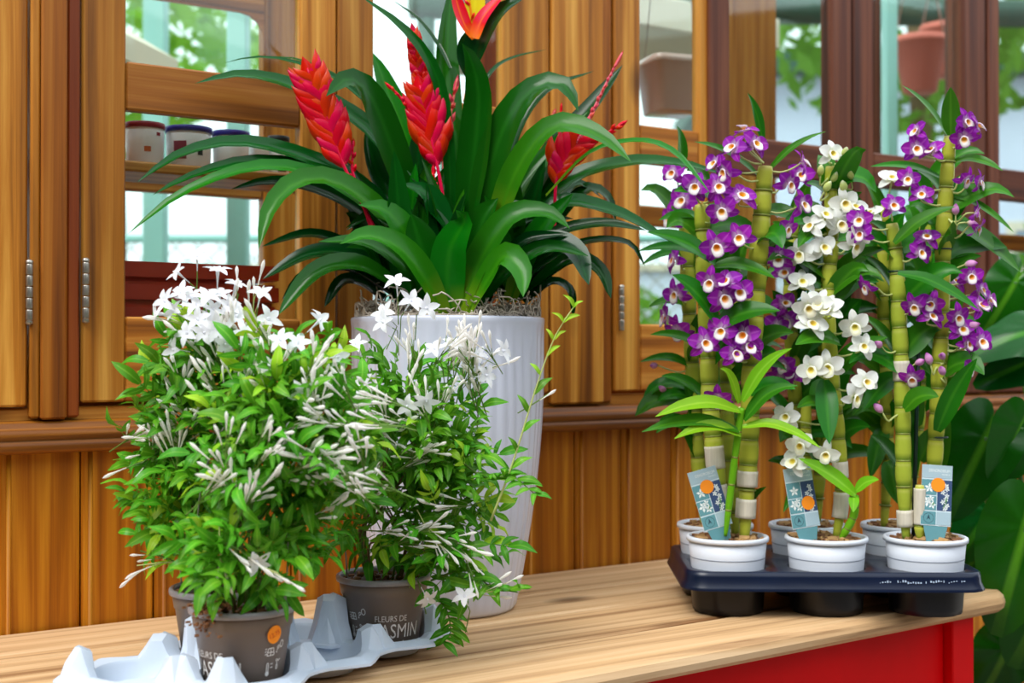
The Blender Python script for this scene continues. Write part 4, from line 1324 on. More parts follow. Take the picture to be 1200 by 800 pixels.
# skirt
def rim(d, z, r=.022, wav=0.0):
    L_ = []
    for (cx, cy, s) in ((a1 - r, b0 + r, -PI / 2), (a1 - r, b1 - r, 0), (a0 + r, b1 - r, PI / 2), (a0 + r, b0 + r, PI)):
        for k in range(5):
            an = s + k / 4 * PI / 2
            L_.append((cx + (r + d) * math.cos(an), cy + (r + d) * math.sin(an), z))
    # insert points along straight sides
    out = []
    for i in range(len(L_)):
        p, q_ = L_[i], L_[(i + 1) % len(L_)]
        out.append(p)
        if i % 5 == 4:
            n_ = 12
            for k in range(1, n_):
                t = k / n_
                out.append((p[0] + (q_[0] - p[0]) * t, p[1] + (q_[1] - p[1]) * t, z + wav * max(0, math.cos(6 * PI * t)) ** 4))
    return out
SK = [rim(-.004, DKZ + .0003), rim(.004, DKZ + .002), rim(.008, DKZ + .001), rim(.0095, DKZ - .006), rim(.0105, DKZ - .014, wav=.003), rim(.0135, DKZ - .020), rim(.0150, DKZ - .0235), rim(.0148, DKZ - .0250)]
ids = []
for L_ in SK:
    base_ = len(V); V += [O(*p) for p in L_]; ids.append(list(range(base_, base_ + len(L_))))
for A, B in zip(ids, ids[1:]):
    n_ = len(A)
    for i in range(n_): Fc.append((A[i], B[i], B[(i + 1) % n_], A[(i + 1) % n_]))
part('tray_deck', V, Fc, TRAYB, ot)
part('tray_wells', V, cupF, TRAYK, ot)
# raised maker's marks on the skirt
def skirt_pt(a, z): return O(a, b0 - .0104 - max(0, (DKZ - .006 - z)) * .16, z)
ms = []
qm = random.Random(2)
for k in range(34):
    if qm.random() < .3: continue
    a = 1.42 * PO + k * .0036
    z = DKZ - .009 - .003 * qm.random()
    w, h = .0004 + .0009 * qm.random(), .0005 + .0012 * qm.random()
    ms.append(([skirt_pt(a - w, z - h), skirt_pt(a + w, z - h), skirt_pt(a + w, z + h), skirt_pt(a - w, z + h)], [(0, 1, 2, 3)]))
V2, F2 = join(*ms)
part('embossed_marks', [v - ON * .0006 for v in V2], F2, plain('pale_scuff', lin(170, 186, 206), .4), ot, smooth=False)

# ------------------------------------------------------------------ orchid pots, canes, leaves, flowers
def white_pot(par, c):
    c = Vector((c.x, c.y, c.z + .0022))
    V, Fc = lathe([(.0470, 0), (.0480, .002), (.0525, .050), (.0550, .078), (.0572, .1015), (.054, .1015), (.051, .07), (.046, .006)], 48, c, cap0=True, cap1=True)
    b = part('pot', V, Fc, POTW, par)
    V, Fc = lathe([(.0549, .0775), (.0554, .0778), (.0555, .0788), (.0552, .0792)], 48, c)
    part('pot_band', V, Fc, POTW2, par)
    V, Fc = lathe([(.0575, .1016), (.0602, .1022), (.0606, .1060), (.0598, .1085), (.0580, .1092), (.0552, .1085), (.0542, .1016)], 48, c)
    part('pot_rim', V, Fc, POTW, par)
    soil(par, c, .0535, .098, c.x * 7)
    chips('bark_chips', par, c, .050, c.z + .101, 90, .0058, CHIP, int(c.x * 999))
    chips('pale_bark_chips', par, c, .050, c.z + .103, 45, .0062, CHIPL, int(c.x * 777))
    return c

PX = [853, 963, 1075]
def mk_petal(ln, w, fold, back):
    return ribbon([(0, .002, 0), (0, ln * .5, .002), (0, ln, -back)], w, (0, 0, 1), n=6, na=4, fold=fold, prof='petal')
PET = {}
for nm, mat in (('p', PETP), ('w', PETW)):
    v, f, c = mk_petal(.030, .0165, .12, .005); s_ = mesh('sepal', v, f, mat, col=c)
    v, f, c = mk_petal(.029, .0255, .08, .002); p_ = mesh('petal', v, f, mat, col=c)
    PET[nm] = (s_, p_)
def mk_lip(mat):
    V, Fc, C = [], [], []
    n = 14
    prof = [(.0006, .000, .0), (.0040, .0015, .0), (.0070, .0050, .05), (.0090, .0075, .3), (.0118, .0095, .7), (.0140, .0082, 1.0)]
    for r, z, t in prof:
        for i in range(n):
            a = 2 * PI * i / n
            k = 1 + .35 * max(0, -math.sin(a)) * t + .06 * math.sin(5 * a) * t
            r_ = r * .70; V.append((r_ * k * math.cos(a), r_ * k * math.sin(a) - .003 * t, z + (.004 * -math.sin(a) * t) - (.004 * max(0, math.sin(a)) * t)))
            C.append((t, .9))
    for j in range(len(prof) - 1):
        for i in range(n):
            Fc.append((j * n + i, j * n + (i + 1) % n, (j + 1) * n + (i + 1) % n, (j + 1) * n + i))
    return mesh('flower', V, Fc, mat, col=C)
LIP = {'p': mk_lip(LIPP), 'w': mk_lip(LIPW)}
def mk_dbud(mat):
    V, Fc, C = [], [], []
    n = 8
    prof = [(0, .25), (.1, .6), (.3, .95), (.5, 1.0), (.7, .8), (.88, .45), (1, .06)]
    for t, k in prof:
        for i in range(n):
            a = 2 * PI * i / n
            V.append((.0072 * k * math.cos(a) * (1 + .12 * math.cos(3 * a)), .0072 * k * math.sin(a) * (1 + .12 * math.cos(3 * a)), .024 * t)); C.append((t, .9))
    for j in range(len(prof) - 1):
        for i in range(n):
            Fc.append((j * n + i, j * n + (i + 1) % n, (j + 1) * n + (i + 1) % n, (j + 1) * n + i))
    return mesh('bud', V, Fc, mat, col=C)
DBUD = {'p': mk_dbud(leafmat('purple_bud', lin(214, 150, 200), lin(214, 150, 200), base=lin(200, 204, 140), tip=lin(140, 24, 140), rough=.5, trans=.2, var=.1)), 'w': mk_dbud(BUDG)}

class Orchid:
    def __init__(s, ci, cj, label):
        s.base = O(ci * PO, cj * PB)
        s.e = empty('potted_orchid', s.base + Vector((0, 0, .0021)), label, 'plant', 'potted orchids in the black tray')
        s.c = white_pot(s.e, s.base)
        s.top = s.c + Vector((0, 0, .101))
        s.canes = []
    def cane(s, pts, w=20, d0=0, d1=0, sheath=(), mat=None):
        D = s.base.y
        n_ = len(pts)
        P = [at(x, y, D + d0 + (d1 - d0) * i / (n_ - 1)) for i, (x, y) in enumerate(pts)]
        L_ = sum((P[i + 1] - P[i]).length for i in range(n_ - 1))
        k = max(4, int(L_ / .036))
        S = spline(P, k * 8)
        r0 = w / 2 * D / F
        V, Fc = tube(S, lambda t: r0 * (.50 + .5 * min(1, t * 5)) * (1 - .35 * max(0, t - .8) * 5 * .6) * (.93 + .13 * math.sin(PI * ((t * k) % 1.0)) ** .6), 12)
        C = [(((i // 12) % 8) / 8 if (i // 12) < k * 8 else 1, .9) for i in range(len(V))]
        cn = part('cane', V, Fc, mat or CANE, s.e, col=C)
        T = tangents(S)
        for i in range(1, k):
            p, t = S[i * 8], T[i * 8]
            rr = r0 * .97
            V, Fc = tube([p - t * .0015, p, p + t * .0015], lambda q_: rr * (1.02 if .3 < q_ < .7 else .98), 12)
            part('node_ring', V, Fc, NODE, cn)
        for a, b in sheath:
            seg = S[int(a * k * 8):int(b * k * 8) + 1]
            V, Fc = tube(seg, r0 * 1.10, 12)
            part('papery_sheath', V, Fc, SHEATH, cn)
        s.canes.append((S, r0))
    def near(s, p):
        best = None
        for S, r0 in s.canes:
            for q_ in S[8:]:
                d = (q_ - p).length + abs(q_.z - p.z + .012) * .5
                if best is None or d < best[0]: best = (d, q_, r0)
        return best[1], best[2]
    def leaf(s, b, t, w, db=0, dt=-.03, mat=None, droop=.0, up=.6, bow=8):
        D = s.base.y
        A, B = at(b[0], b[1], D + db), at(t[0], t[1], D + dt)
        m1 = A.lerp(B, .35) + Vector((0, 0, bow * D / F)); m2 = A.lerp(B, .7) + Vector((0, 0, bow * .8 * D / F))
        V, Fc, C = ribbon([A, m1, m2, B], w * D / F, (rnd.uniform(-.25, .25), -.62, up), n=10, na=4, fold=.12, prof='lance')
        part('leaf', V, Fc, mat or ORCL, s.e, col=C)
    def flower(s, x, y, kind='p', d=-.03, look=None, sc=1.0, bud=False):
        sc = sc * rnd.uniform(.80, .95)
        D = s.base.y
        p = at(x, y, D + d)
        q_, r0 = s.near(p)
        outw = p - q_
        if look is None:
            f = Vector((outw.x * 9, -1.0, outw.z * 4 + .05)) + rv(.55)
        else:
            f = Vector((look[0], look[1], look[2])) + rv(.12)
        f.normalize()
        if bud:
            dd = (Vector((outw.x * 14, -.35, .15)) + rv(.3)).normalized() if look is None else f
            st = inst('bud', DBUD[kind], s.e, basis(dd, rv(), p - dd * .012 * sc, sc, rnd.uniform(0, 6)))
            back = p - dd * .012 * sc
            f = dd
        else:
            M = basis(f, (0, 0, 1), p, sc, rnd.uniform(-.5, .5))
            st = inst('flower', LIP[kind], s.e, M)
            se, pe = PET[kind]
            for k in range(3):
                inst('sepal', se, st, M @ Matrix.Translation((0, 0, -.0035)) @ Matrix.Rotation(k * 2 * PI / 3 + rnd.uniform(-.1, .1), 4, 'Z') @ Matrix.Rotation(rnd.uniform(-.25, .15), 4, 'X'))
            for k in (-1, 1):
                inst('petal', pe, st, M @ Matrix.Translation((0, 0, -.002)) @ Matrix.Rotation(k * 1.15 + rnd.uniform(-.1, .1), 4, 'Z') @ Matrix.Rotation(rnd.uniform(-.2, .3), 4, 'X'))
            back = p - f * .004 * sc
        hit = q_ + (back - q_).normalized() * r0 * .6
        V, Fc = tube([back, back - f * .012 + Vector((0, 0, -.004)), hit.lerp(back, .35) + Vector((0, 0, -.006)), hit], lambda t: .0011 + .0005 * t, 5, sp=8)
        part('flower_stalk', V, Fc, STALK, st)

# --- front left: purple
o1 = Orchid(0, 0, 'tall purple flowered orchid with a bright green side shoot, in white pot')
o1.cane([(846, 632), (840, 560), (833, 480), (830, 400), (826, 320), (822, 240)], 21, 0, .02, sheath=((.10, .17), (.22, .28)))
o1.cane([(872, 632), (876, 560), (879, 490), (881, 420), (886, 340), (892, 260), (897, 195)], 22, -.01, -.01, sheath=((.06, .11), (.145, .19)))
o1.cane([(862, 630), (858, 560), (852, 480), (850, 420)], 16, .03, .05)
o1.cane([(850, 628), (858, 560), (866, 500), (870, 478)], 8, -.035, -.05, mat=ORCY)
for b, t, w in (((868, 482), (768, 488), 20), ((866, 505), (752, 506), 18), ((868, 510), (790, 514), 16), ((870, 470), (928, 408), 17), ((866, 472), (844, 432), 12), ((870, 500), (962, 525), 14), ((872, 492), (935, 452), 18)):
    o1.leaf(b, t, w, -.05, -.09, ORCY if w != 18 else ORCL, bow=12)
for b, t, w, d in (((894, 165), (876, 109), 14, 0), ((900, 200), (968, 154), 9, 0), ((888, 205), (814, 166), 14, -.01), ((800, 196), (793, 148), 22, .05), ((848, 240), (790, 224), 26, -.02),
                   ((838, 308), (758, 272), 26, -.03), ((840, 377), (788, 322), 34, -.04), ((838, 384), (914, 364), 30, -.04), ((836, 312), (908, 326), 20, -.02), ((880, 462), (932, 456), 22, -.04),
                   ((828, 260), (772, 258), 16, .03), ((828, 300), (748, 294), 18, .05), ((884, 300), (930, 280), 24, .02), ((888, 250), (945, 262), 22, .02), ((884, 340), (902, 300), 26, .03), ((826, 410), (762, 392), 16, .05),
                   ((830, 470), (775, 440), 20, .06), ((880, 410), (930, 390), 28, .03), ((846, 330), (868, 280), 28, .05), ((856, 620), (898, 570), 14, .03), ((880, 430), (912, 418), 26, .02), ((836, 360), (800, 340), 24, .05), ((832, 220), (805, 200), 24, .03)):
    o1.leaf(b, t, w, d + .01, d - .03)
for i, (x, y) in enumerate([(885, 169), (859, 173), (849, 201), (842, 219), (869, 230), (846, 247), (814, 219), (840, 289), (866, 279), (925, 216), (940, 240), (832, 331), (850, 330), (848, 349), (866, 342), (845, 388), (871, 393), (862, 414), (878, 406), (826, 402), (912, 302)]):
    o1.flower(x, y, 'p', -.045 if i not in (9, 10, 20) else -.02, sc=.98)
for x, y, lk in ((872, 152, (-.3, -.3, 1)), (941, 190, (.9, -.4, .3)), (922, 268, (.5, -.6, -.6)), (838, 192, (-.8, -.5, .3)), (842, 467, (-.2, -.6, -.5))):
    o1.flower(x, y, 'p', -.03, lk, .9)
# --- front middle: white
o2 = Orchid(1, 0, 'orchid with white and pale green flowers in the middle white pot')
o2.cane([(980, 630), (986, 580), (981, 500), (974, 430), (970, 350), (974, 290), (974, 235), (974, 195)], 17, 0, .0, sheath=((.06, .13), (.17, .21)))
o2.cane([(955, 630), (948, 580), (944, 520), (945, 470)], 14, .03, .05)
o2.cane([(985, 632), (1000, 605), (1003, 580)], 9, -.02, -.03, mat=ORCY)
for b, t, w in (((1003, 580), (936, 537), 22), ((1003, 575), (1030, 562), 15), ((1001, 582), (1000, 600), 12)):
    o2.leaf(b, t, w, -.035, -.06, ORCY, bow=4)
for b, t, w, d in (((984, 402), (932, 404), 28, -.03), ((970, 480), (934, 478), 18, -.02), ((966, 445), (972, 520), 26, -.03), ((976, 440), (1040, 395), 28, .0), ((972, 330), (1040, 290), 24, .03), ((974, 350), (1030, 330), 30, .03),
                   ((972, 300), (930, 330), 26, .02), ((976, 270), (1010, 225), 22, .03), ((972, 260), (935, 290), 24, .0), ((974, 480), (1030, 470), 30, .03), ((978, 520), (1020, 500), 26, .03), ((950, 560), (918, 600), 14, .02), ((972, 560), (925, 500), 22, .03), ((970, 400), (940, 350), 30, .04), ((975, 240), (945, 215), 18, .02), ((974, 220), (1020, 262), 20, .01), ((974, 380), (1005, 330), 30, .04), ((976, 460), (950, 470), 28, .04)):
    o2.leaf(b, t, w, d + .01, d - .03)
for i, (x, y) in enumerate([(947, 360), (959, 355), (952, 380), (970, 362), (1002, 382), (1012, 406), (970, 430), (951, 433), (1002, 466), (1015, 448), (921, 488), (938, 522), (968, 532), (930, 541), (975, 180), (967, 252), (1002, 243), (990, 238), (1002, 288), (937, 298), (940, 330), (985, 262), (950, 265), (965, 290), (1010, 275)]):
    o2.flower(x, y, 'w', -.045 if i < 14 else -.02, sc=.92)
for x, y in ((991, 178), (962, 199), (977, 207), (997, 204), (970, 218), (988, 218), (985, 195)):
    o2.flower(x, y, 'w', -.02, bud=True, sc=.9, look=(rnd.uniform(-.6, .6), -.4, .6))
# --- front right: purple, two canes
o3 = Orchid(2, 0, 'purple orchid with two bare upright canes and a dark green stake')
o3.cane([(1062, 632), (1059, 570), (1058, 500), (1056, 430), (1053, 360), (1050, 300), (1045, 262)], 18, -.01, .0, sheath=((.05, .1), (.50, .57)))
o3.cane([(1086, 632), (1093, 570), (1098, 490), (1102, 410), (1104, 330), (1107, 250), (1113, 160)], 18, .0, .0, sheath=((.05, .08),))
o3.cane([(1078, 632), (1078, 600), (1078, 568)], 13, -.02, -.02, sheath=((.3, .95),))
V, Fc = tube([at(1070, 640, o3.base.y + .01), at(1078, 340, o3.base.y + .012)], .0032, 8)
part('stake', V, Fc, STAKE, o3.e)
for (x, y, s_) in ((1051, 318, 1), (1105, 292, 1), (1057, 470, 1), (1100, 512, 1)):
    p = at(x, y, o3.base.y)
    V, Fc = lathe([(.0128, -.0012), (.0138, 0), (.0128, .0012)], 16, p)
    part('plant_clip', V, Fc, STAKE, o3.e)
for b, t, w, d in (((1112, 162), (1057, 100), 15, -.01), ((1114, 158), (1114, 102), 21, -.02), ((1116, 190), (1175, 200), 14, -.01), ((1106, 210), (1020, 195), 14, .0), ((1115, 230), (1188, 272), 12, -.01), ((1110, 260), (1195, 318), 34, .03),
                   ((1048, 285), (1120, 242), 18, -.03), ((1052, 320), (1146, 362), 17, -.05), ((1105, 300), (1180, 290), 38, .04), ((1050, 345), (1010, 300), 22, .02), ((1052, 420), (1010, 370), 24, .01), ((1056, 440), (1012, 480), 26, .02),
                   ((1098, 505), (1145, 420), 24, -.03), ((1060, 480), (1100, 465), 26, -.04), ((1060, 560), (1020, 510), 30, .03), ((1102, 360), (1078, 330), 40, .03), ((1104, 410), (1064, 360), 44, .04), ((1056, 300), (1020, 260), 26, .03),
                   ((1112, 240), (1075, 200), 26, .04), ((1108, 330), (1150, 300), 22, .03), ((1104, 420), (1150, 380), 20, .03), ((1100, 480), (1128, 430), 20, .02), ((1058, 400), (1092, 440), 36, .04), ((1100, 560), (1112, 480), 18, .02), ((1070, 560), (1060, 470), 22, .03), ((1056, 520), (1078, 440), 26, .05)):
    o3.leaf(b, t, w, d + .01, d - .03)
for i, (x, y) in enumerate([(1007, 258), (1008, 274), (1047, 241), (1064, 210), (1080, 228), (1079, 296), (1086, 278), (1074, 174), (1092, 176), (1130, 162), (1132, 143), (1072, 359), (1091, 356), (1092, 371), (1149, 358), (1138, 324), (1134, 403), (1150, 400), (1135, 431), (1128, 386), (1122, 372)]):
    o3.flower(x, y, 'p', -.03, sc=.82)
for x, y, lk in ((1074, 154, (-.7, -.3, .2)), (1146, 148, (.9, -.4, .3)), (1132, 211, (.4, -.5, -.6)), (1148, 214, (.8, -.4, -.4)), (1015, 336, (-.7, -.4, -.5)), (1144, 250, (.8, -.3, -.2)), (1146, 268, (.7, -.3, -.5)), (1069, 443, (-.3, -.5, -.7)), (1160, 352, (.7, -.5, .1))):
    o3.flower(x, y, 'p', -.03, lk, .8)
for x, y in ((1138, 309), (1141, 381), (1141, 395), (1088, 420), (1104, 434), (1104, 417), (1029, 403), (1029, 478), (1120, 245), (1078, 424), (1140, 262)):
    o3.flower(x, y, 'p', -.03, bud=True, sc=.85)
def bush(o, n, seed, lo=.25):
    q = random.Random(seed)
    for i in range(n):
        S, r0 = o.canes[i % len(o.canes)]
        p = S[int(len(S) * q.uniform(lo, .97))]
        a = q.uniform(0, 2 * PI)
        d = Vector((math.cos(a), math.sin(a) * .5 - .15, q.uniform(-.1, .9))).normalized()
        ln = q.uniform(.06, .11)
        V, Fc, C = ribbon([p, p + d * ln * .4 + Vector((0, 0, .012)), p + d * ln * .75 + Vector((0, 0, .008)), p + d * ln + Vector((0, 0, -.012))], q.uniform(.026, .040), (q.uniform(-.4, .4), -.6, .6), n=8, na=4, fold=.12, prof='lance')
        part('leaf', V, Fc, ORCL, o.e, col=C)
o1.canes = o1.canes[:3]; o2.canes = o2.canes[:1]; o3.canes = o3.canes[:2]
bush(o1, 8, 1, .45); bush(o2, 12, 2, .45); bush(o3, 10, 3, .4)
# --- back row
o4 = Orchid(0, 1, 'purple orchid in the rear pot behind the green shoot')
o4.cane([(826, 618), (818, 540), (812, 440), (806, 330), (802, 230)], 17, 0, 0)
o4.cane([(845, 618), (850, 520), (856, 400), (862, 290)], 16, .02, .02)
for b, t, w, d in (((812, 430), (750, 424), 14, 0), ((808, 360), (760, 360), 14, 0), ((806, 300), (752, 310), 12, 0), ((814, 470), (770, 470), 18, 0), ((816, 500), (800, 440), 20, 0), ((812, 420), (842, 350), 30, .0), ((808, 330), (838, 270), 30, .02), ((856, 440), (900, 380), 32, .02), ((856, 380), (886, 320), 32, .02), ((820, 540), (790, 490), 18, .0), ((852, 540), (884, 480), 26, .03), ((826, 590), (812, 520), 20, .02)):
    o4.leaf(b, t, w, d, d - .03)
for x, y, lk in ((788, 203, (-.5, -.8, .1)), (786, 256, (-.8, -.3, -.2)), (790, 305, (-.7, -.5, .2)), (794, 388, (-.6, -.5, -.5)), (792, 345, (-.6, -.6, -.2)), (800, 235, (-.5, -.7, 0)), (780, 372, (-.8, -.3, .0))):
    o4.flower(x, y, 'p', -.04, lk, .98)
for x, y in ((766, 428), (800, 445), (776, 455)):
    o4.flower(x, y, 'p', -.02, bud=True, sc=.8)
o5 = Orchid(1, 1, 'purple orchid in the rear pot behind the white flowered one')
o5.cane([(945, 612), (938, 540), (930, 440), (926, 340), (930, 250)], 16, 0, 0)
o5.cane([(958, 612), (962, 520), (966, 430), (960, 330)], 15, .02, .02)
for b, t, w, d in (((932, 460), (900, 420), 26, 0), ((930, 400), (905, 340), 28, 0), ((928, 350), (965, 300), 28, 0), ((930, 300), (905, 260), 24, 0), ((962, 480), (1000, 420), 32, .02), ((962, 420), (1010, 350), 34, .02), ((936, 520), (905, 480), 26, .0), ((960, 380), (1030, 360), 30, .02), ((930, 270), (950, 210), 22, .0), ((940, 560), (900, 540), 18, .0), ((960, 340), (1000, 310), 30, .02)):
    o5.leaf(b, t, w, d, d - .03)
for x, y in ((915, 301), (920, 320), (920, 356), (910, 383), (923, 376), (918, 428), (928, 440), (938, 205), (915, 446)):
    o5.flower(x, y, 'p', -.06, None, .9)
o6 = Orchid(2, 1, 'leafy orchid in the rear pot beside the two bare canes')
o6.cane([(1036, 618), (1040, 540), (1038, 440), (1034, 330), (1036, 240)], 15, 0, 0)
o6.cane([(1062, 612), (1074, 520), (1080, 420), (1084, 300), (1086, 200)], 15, .02, .02)
for b, t, w, d in (((1040, 540), (1052, 590), 26, -.02), ((1038, 500), (1020, 560), 22, 0), ((1038, 450), (1000, 420), 28, 0), ((1036, 400), (1070, 340), 34, 0), ((1034, 350), (1000, 330), 30, 0), ((1036, 300), (1060, 250), 30, 0), ((1036, 260), (1010, 210), 26, 0), ((1078, 480), (1120, 420), 34, .02), ((1080, 420), (1130, 350), 36, .02), ((1082, 350), (1060, 280), 36, .02), ((1084, 290), (1120, 220), 34, .02), ((1076, 500), (1050, 430), 36, .0), ((1080, 380), (1040, 330), 36, .0), ((1086, 240), (1060, 190), 26, .0), ((1078, 540), (1110, 500), 28, .0)):
    o6.leaf(b, t, w, d, d - .03)
for x, y in ((1045, 209), (1020, 250)):
    o6.flower(x, y, 'w', -.02, None, .85)
for x, y in ((1150, 340), (1120, 330), (1125, 410)):
    o6.flower(x, y, 'p', -.05, None, .85)

bush(o4, 24, 4); bush(o5, 26, 5); bush(o6, 26, 6)
# ------------------------------------------------------------------ plant tags stuck in the front pots
TG = [plain('tag_grey', lin(166, 190, 200), .5, .03), plain('tag_teal', lin(96, 150, 158), .5, .05), plain('tag_navy', lin(54, 76, 116), .5, .05), plain('tag_pale', lin(214, 230, 236), .5, .03), plain('tag_white', lin(232, 238, 236), .5, .02), plain('tag_ink', lin(40, 70, 84), .5)]
TGG = plain('tag_leaf_green', lin(90, 140, 80), .5)
def ptag(orch, bx, by, tilt, yaw, stick, d, label):
    base = at(bx, by, orch.base.y + d)
    M = Matrix.Translation(base) @ Matrix.Rotation(yaw, 4, 'Z') @ Matrix.Rotation(-.12, 4, 'X') @ Matrix.Rotation(tilt, 4, 'Y')
    t = empty('plant_tag', M, label, 'plant tag')
    W_, H_ = .0435, .088
    def slab(name, x0, x1, z0, z1, mat, y=0.0, par=t, th=.0004):
        V, Fc = box(x0, x1, -y - th, -y, z0, z1)
        return part(name, V, Fc, mat, par, world=False, smooth=False)
    V = [(-W_ * .40, 0, .0), (W_ * .40, 0, .0), (W_ * .24, 0, -.03), (0, 0, -.038), (-W_ * .24, 0, -.03)]
    V = [(x, -.0008, z) for x, y, z in V] + [(x, 0, z) for x, y, z in V]
    Fc = [(0, 1, 2, 3, 4), (9, 8, 7, 6, 5)] + [(i, i + 5, (i + 1) % 5 + 5, (i + 1) % 5) for i in range(5)]
    part('tag_stem', V, Fc, TG[1], t, world=False, smooth=False)
    b = slab('tag_card', -W_ / 2, W_ / 2, 0.0002, H_, TG[3], 0, th=.0012)
    x0, x1, xm = -W_ / 2 + .0002, W_ / 2 - .0002, .001
    y = .0013
    slab('print_panel', x0, x1, .069, H_ - .0002, TG[0], y, b)
    slab('print_panel', x0, xm - .0012, .0445, .0668, TG[1], y, b)
    slab('print_panel', x0, xm - .0012, .0225, .0428, TG[1], y, b)
    slab('print_panel', xm, x1, .0225, .0668, TG[2], y, b)
    slab('print_panel', x0, xm - .0012, .0016, .0205, TG[1], y, b)
    slab('print_panel', xm, x1, .0016, .0205, TG[0], y, b)
    y = .0018
    def flat(name, polys, mat, y=y):
        V, Fc = [], []
        for p in polys:
            n0 = len(V); V += [(a, -y, c) for a, c in p]; Fc.append(tuple(range(n0, n0 + len(p))))
        return part(name, V, Fc, mat, b, world=False, smooth=False)
    def star(cx, cz, r, rot=0.0):
        out = []
        for k in range(5):
            an = rot + k * 2 * PI / 5
            out.append([(cx + rr * math.cos(an + da), cz + rr * math.sin(an + da)) for rr, da in ((0, 0), (r * .6, -.45), (r, 0), (r * .6, .45))])
        return out
    flat('printed_flower', star(-.0105, .0545, .0075, .3), TG[4])
    flat('printed_flower', star(-.013, .0345, .0080, .8) + star(-.006, .030, .0062, .1) + star(-.008, .039, .0055, .5), TG[4])
    flat('printed_flower', sum((star(.0125 + .0035 * math.sin(k * 2.2), .0255 + .0047 * k, .0042, k) for k in range(8)), []), TG[4])
    flat('printed_leaf', [[(.009, .024), (.0115, .034), (.0125, .030)], [(.014, .03), (.0155, .043), (.0125, .038)], [(-.007, .029), (-.0035, .035), (-.003, .031)]], TGG, .0021)
    ring_ = []
    for k in range(20):
        a_, b_ = 2 * PI * k / 20, 2 * PI * (k + 1) / 20
        ring_.append([(-.0105 + rr * math.cos(an), .011 + rr * math.sin(an)) for rr, an in ((.0068, a_), (.0074, a_), (.0074, b_), (.0068, b_))])
    flat('printed_symbol', ring_ + [[(-.0135, .008), (-.0105, .0165), (-.0075, .008), (-.0105, .0105)]], TG[5])
    V2, F2, w = text_mesh('DENDROBIUM', .006)
    part('lettering', [(v.x * .030 / w - .012, -y, v.y + .078) for v in V2], F2, TG[4], b, world=False, smooth=False)
    V2, F2, w = text_mesh('NOBILE', .0036)
    part('lettering', [(v.x * .011 / w + .007, -y, v.y + .0735) for v in V2], F2, TG[4], b, world=False, smooth=False)
    sx, sz = stick
    st = flat('price_sticker', [[(sx + .0102 * math.cos(2 * PI * k / 24), sz + .0102 * math.sin(2 * PI * k / 24)) for k in range(24)]], ORANGE, .0024)
    st['label'] = 'round orange price sticker'
ptag(o1, 842, 618, -.27, .10, (.0005, .0615), -.030, 'tilted plant tag in the pot with the bright green shoot')
ptag(o2, 945, 618, -.12, .22, (.0080, .0350), -.030, 'plant tag with low orange sticker before the white orchid')
ptag(o3, 1096, 616, .07, -.05, (.0015, .0595), -.030, 'upright plant tag in the pot with two bare canes')

# ------------------------------------------------------------------ big leafy plant beyond the end of the table
PHL = leafmat('philodendron_leaf', lin(8, 82, 10), lin(84, 160, 34), rough=.24, trans=.12, var=.2, coat=.3)
HEART = [(0, 1.0), (12, .88), (25, .72), (40, .60), (60, .53), (90, .49), (115, .48), (140, .47), (158, .40), (170, .27), (180, .10)]
def heart_r(a):
    a = abs(a)
    for (x0, y0), (x1, y1) in zip(HEART, HEART[1:]):
        if x0 <= a <= x1: return y0 + (y1 - y0) * (a - x0) / (x1 - x0)
    return .1
def heart_mesh(sag, fold, wav):
    V, Fc, C = [(0, 0, 0)], [], [(0, 0)]
    n = 48
    for k in (.25, .5, .75, 1.0):
        for i in range(n):
            a = -180 + 360 * (i + .5) / n
            r = heart_r(a) * k
            x, y = r * math.sin(math.radians(a)), r * math.cos(math.radians(a))
            V.append((x, y, fold * abs(x) - sag * r * r + wav * k * math.sin(math.radians(a) * 7))); C.append((max(0, y), min(1, abs(x) * 3.2)))
    Fc += [(0, 1 + (i + 1) % n, 1 + i) for i in range(n)]
    for k in range(3):
        for i in range(n):
            j = (i + 1) % n
            Fc.append((1 + k * n + i, 1 + k * n + j, 1 + (k + 1) * n + j, 1 + (k + 1) * n + i))
    return mesh('leaf', V, Fc, PHL, col=C)
HM = [heart_mesh(.22, .18, .012), heart_mesh(.35, .10, .02), heart_mesh(.12, .25, .01)]
ph = empty('potted_philodendron', Vector((1.07, 2.28, 0)), 'large heart leaved plant standing beside the table end', 'plant')
PD = 2.25
V, Fc = lathe([(.10, 0), (.105, .003), (.14, .26), (.148, .262), (.148, .285), (.138, .285), (.12, .03)], 40, (1.07, 2.28, .0005), cap0=True, cap1=True)
part('pot', V, Fc, TERRA, ph)
V, Fc = lathe([(.001, .262), (.134, .26)], 24, (1.07, 2.28, 0))
part('soil', V, Fc, SOIL, ph)
def hleaf(bx, by, tx, ty, D, face=(0, -1, .4), k=0, wide=1.0, dt=0.0):
    A, B = at(bx, by, D), at(tx, ty, D + dt)
    y = (B - A); ln = y.length; y.normalize()
    z = Vector(face); z = (z - y * z.dot(y)).normalized(); x = y.cross(z)
    M = Matrix.Translation(A) @ Matrix((x * wide, y, z)).transposed().to_4x4() @ Matrix.Scale(ln, 4)
    lf = inst('leaf', HM[k], ph, M)
    g = Vector((1.07, 2.28, .27))
    V, Fc = tube([A, A + Vector((.02, .05, -.12)), g.lerp(A, .35) + Vector((.04, .06, 0)), g], lambda t: .004 + .003 * t, 6, sp=12)
    part('petiole', V, Fc, plain_green, lf)
plain_green = plain('petiole_green', lin(60, 110, 36), .4, .2, 30)
hleaf(1156, 512, 1106, 612, 2.12, (-.5, -1, .1), 0, .8)
hleaf(1198, 500, 1165, 570, 2.10, (.4, -1, .2), 2, 1.2)
hleaf(1202, 618, 1163, 752, 2.05, (-.5, -1, .15), 0, .75)
hleaf(1225, 385, 1128, 400, 2.25, (-.2, -.8, .8), 1, .8)
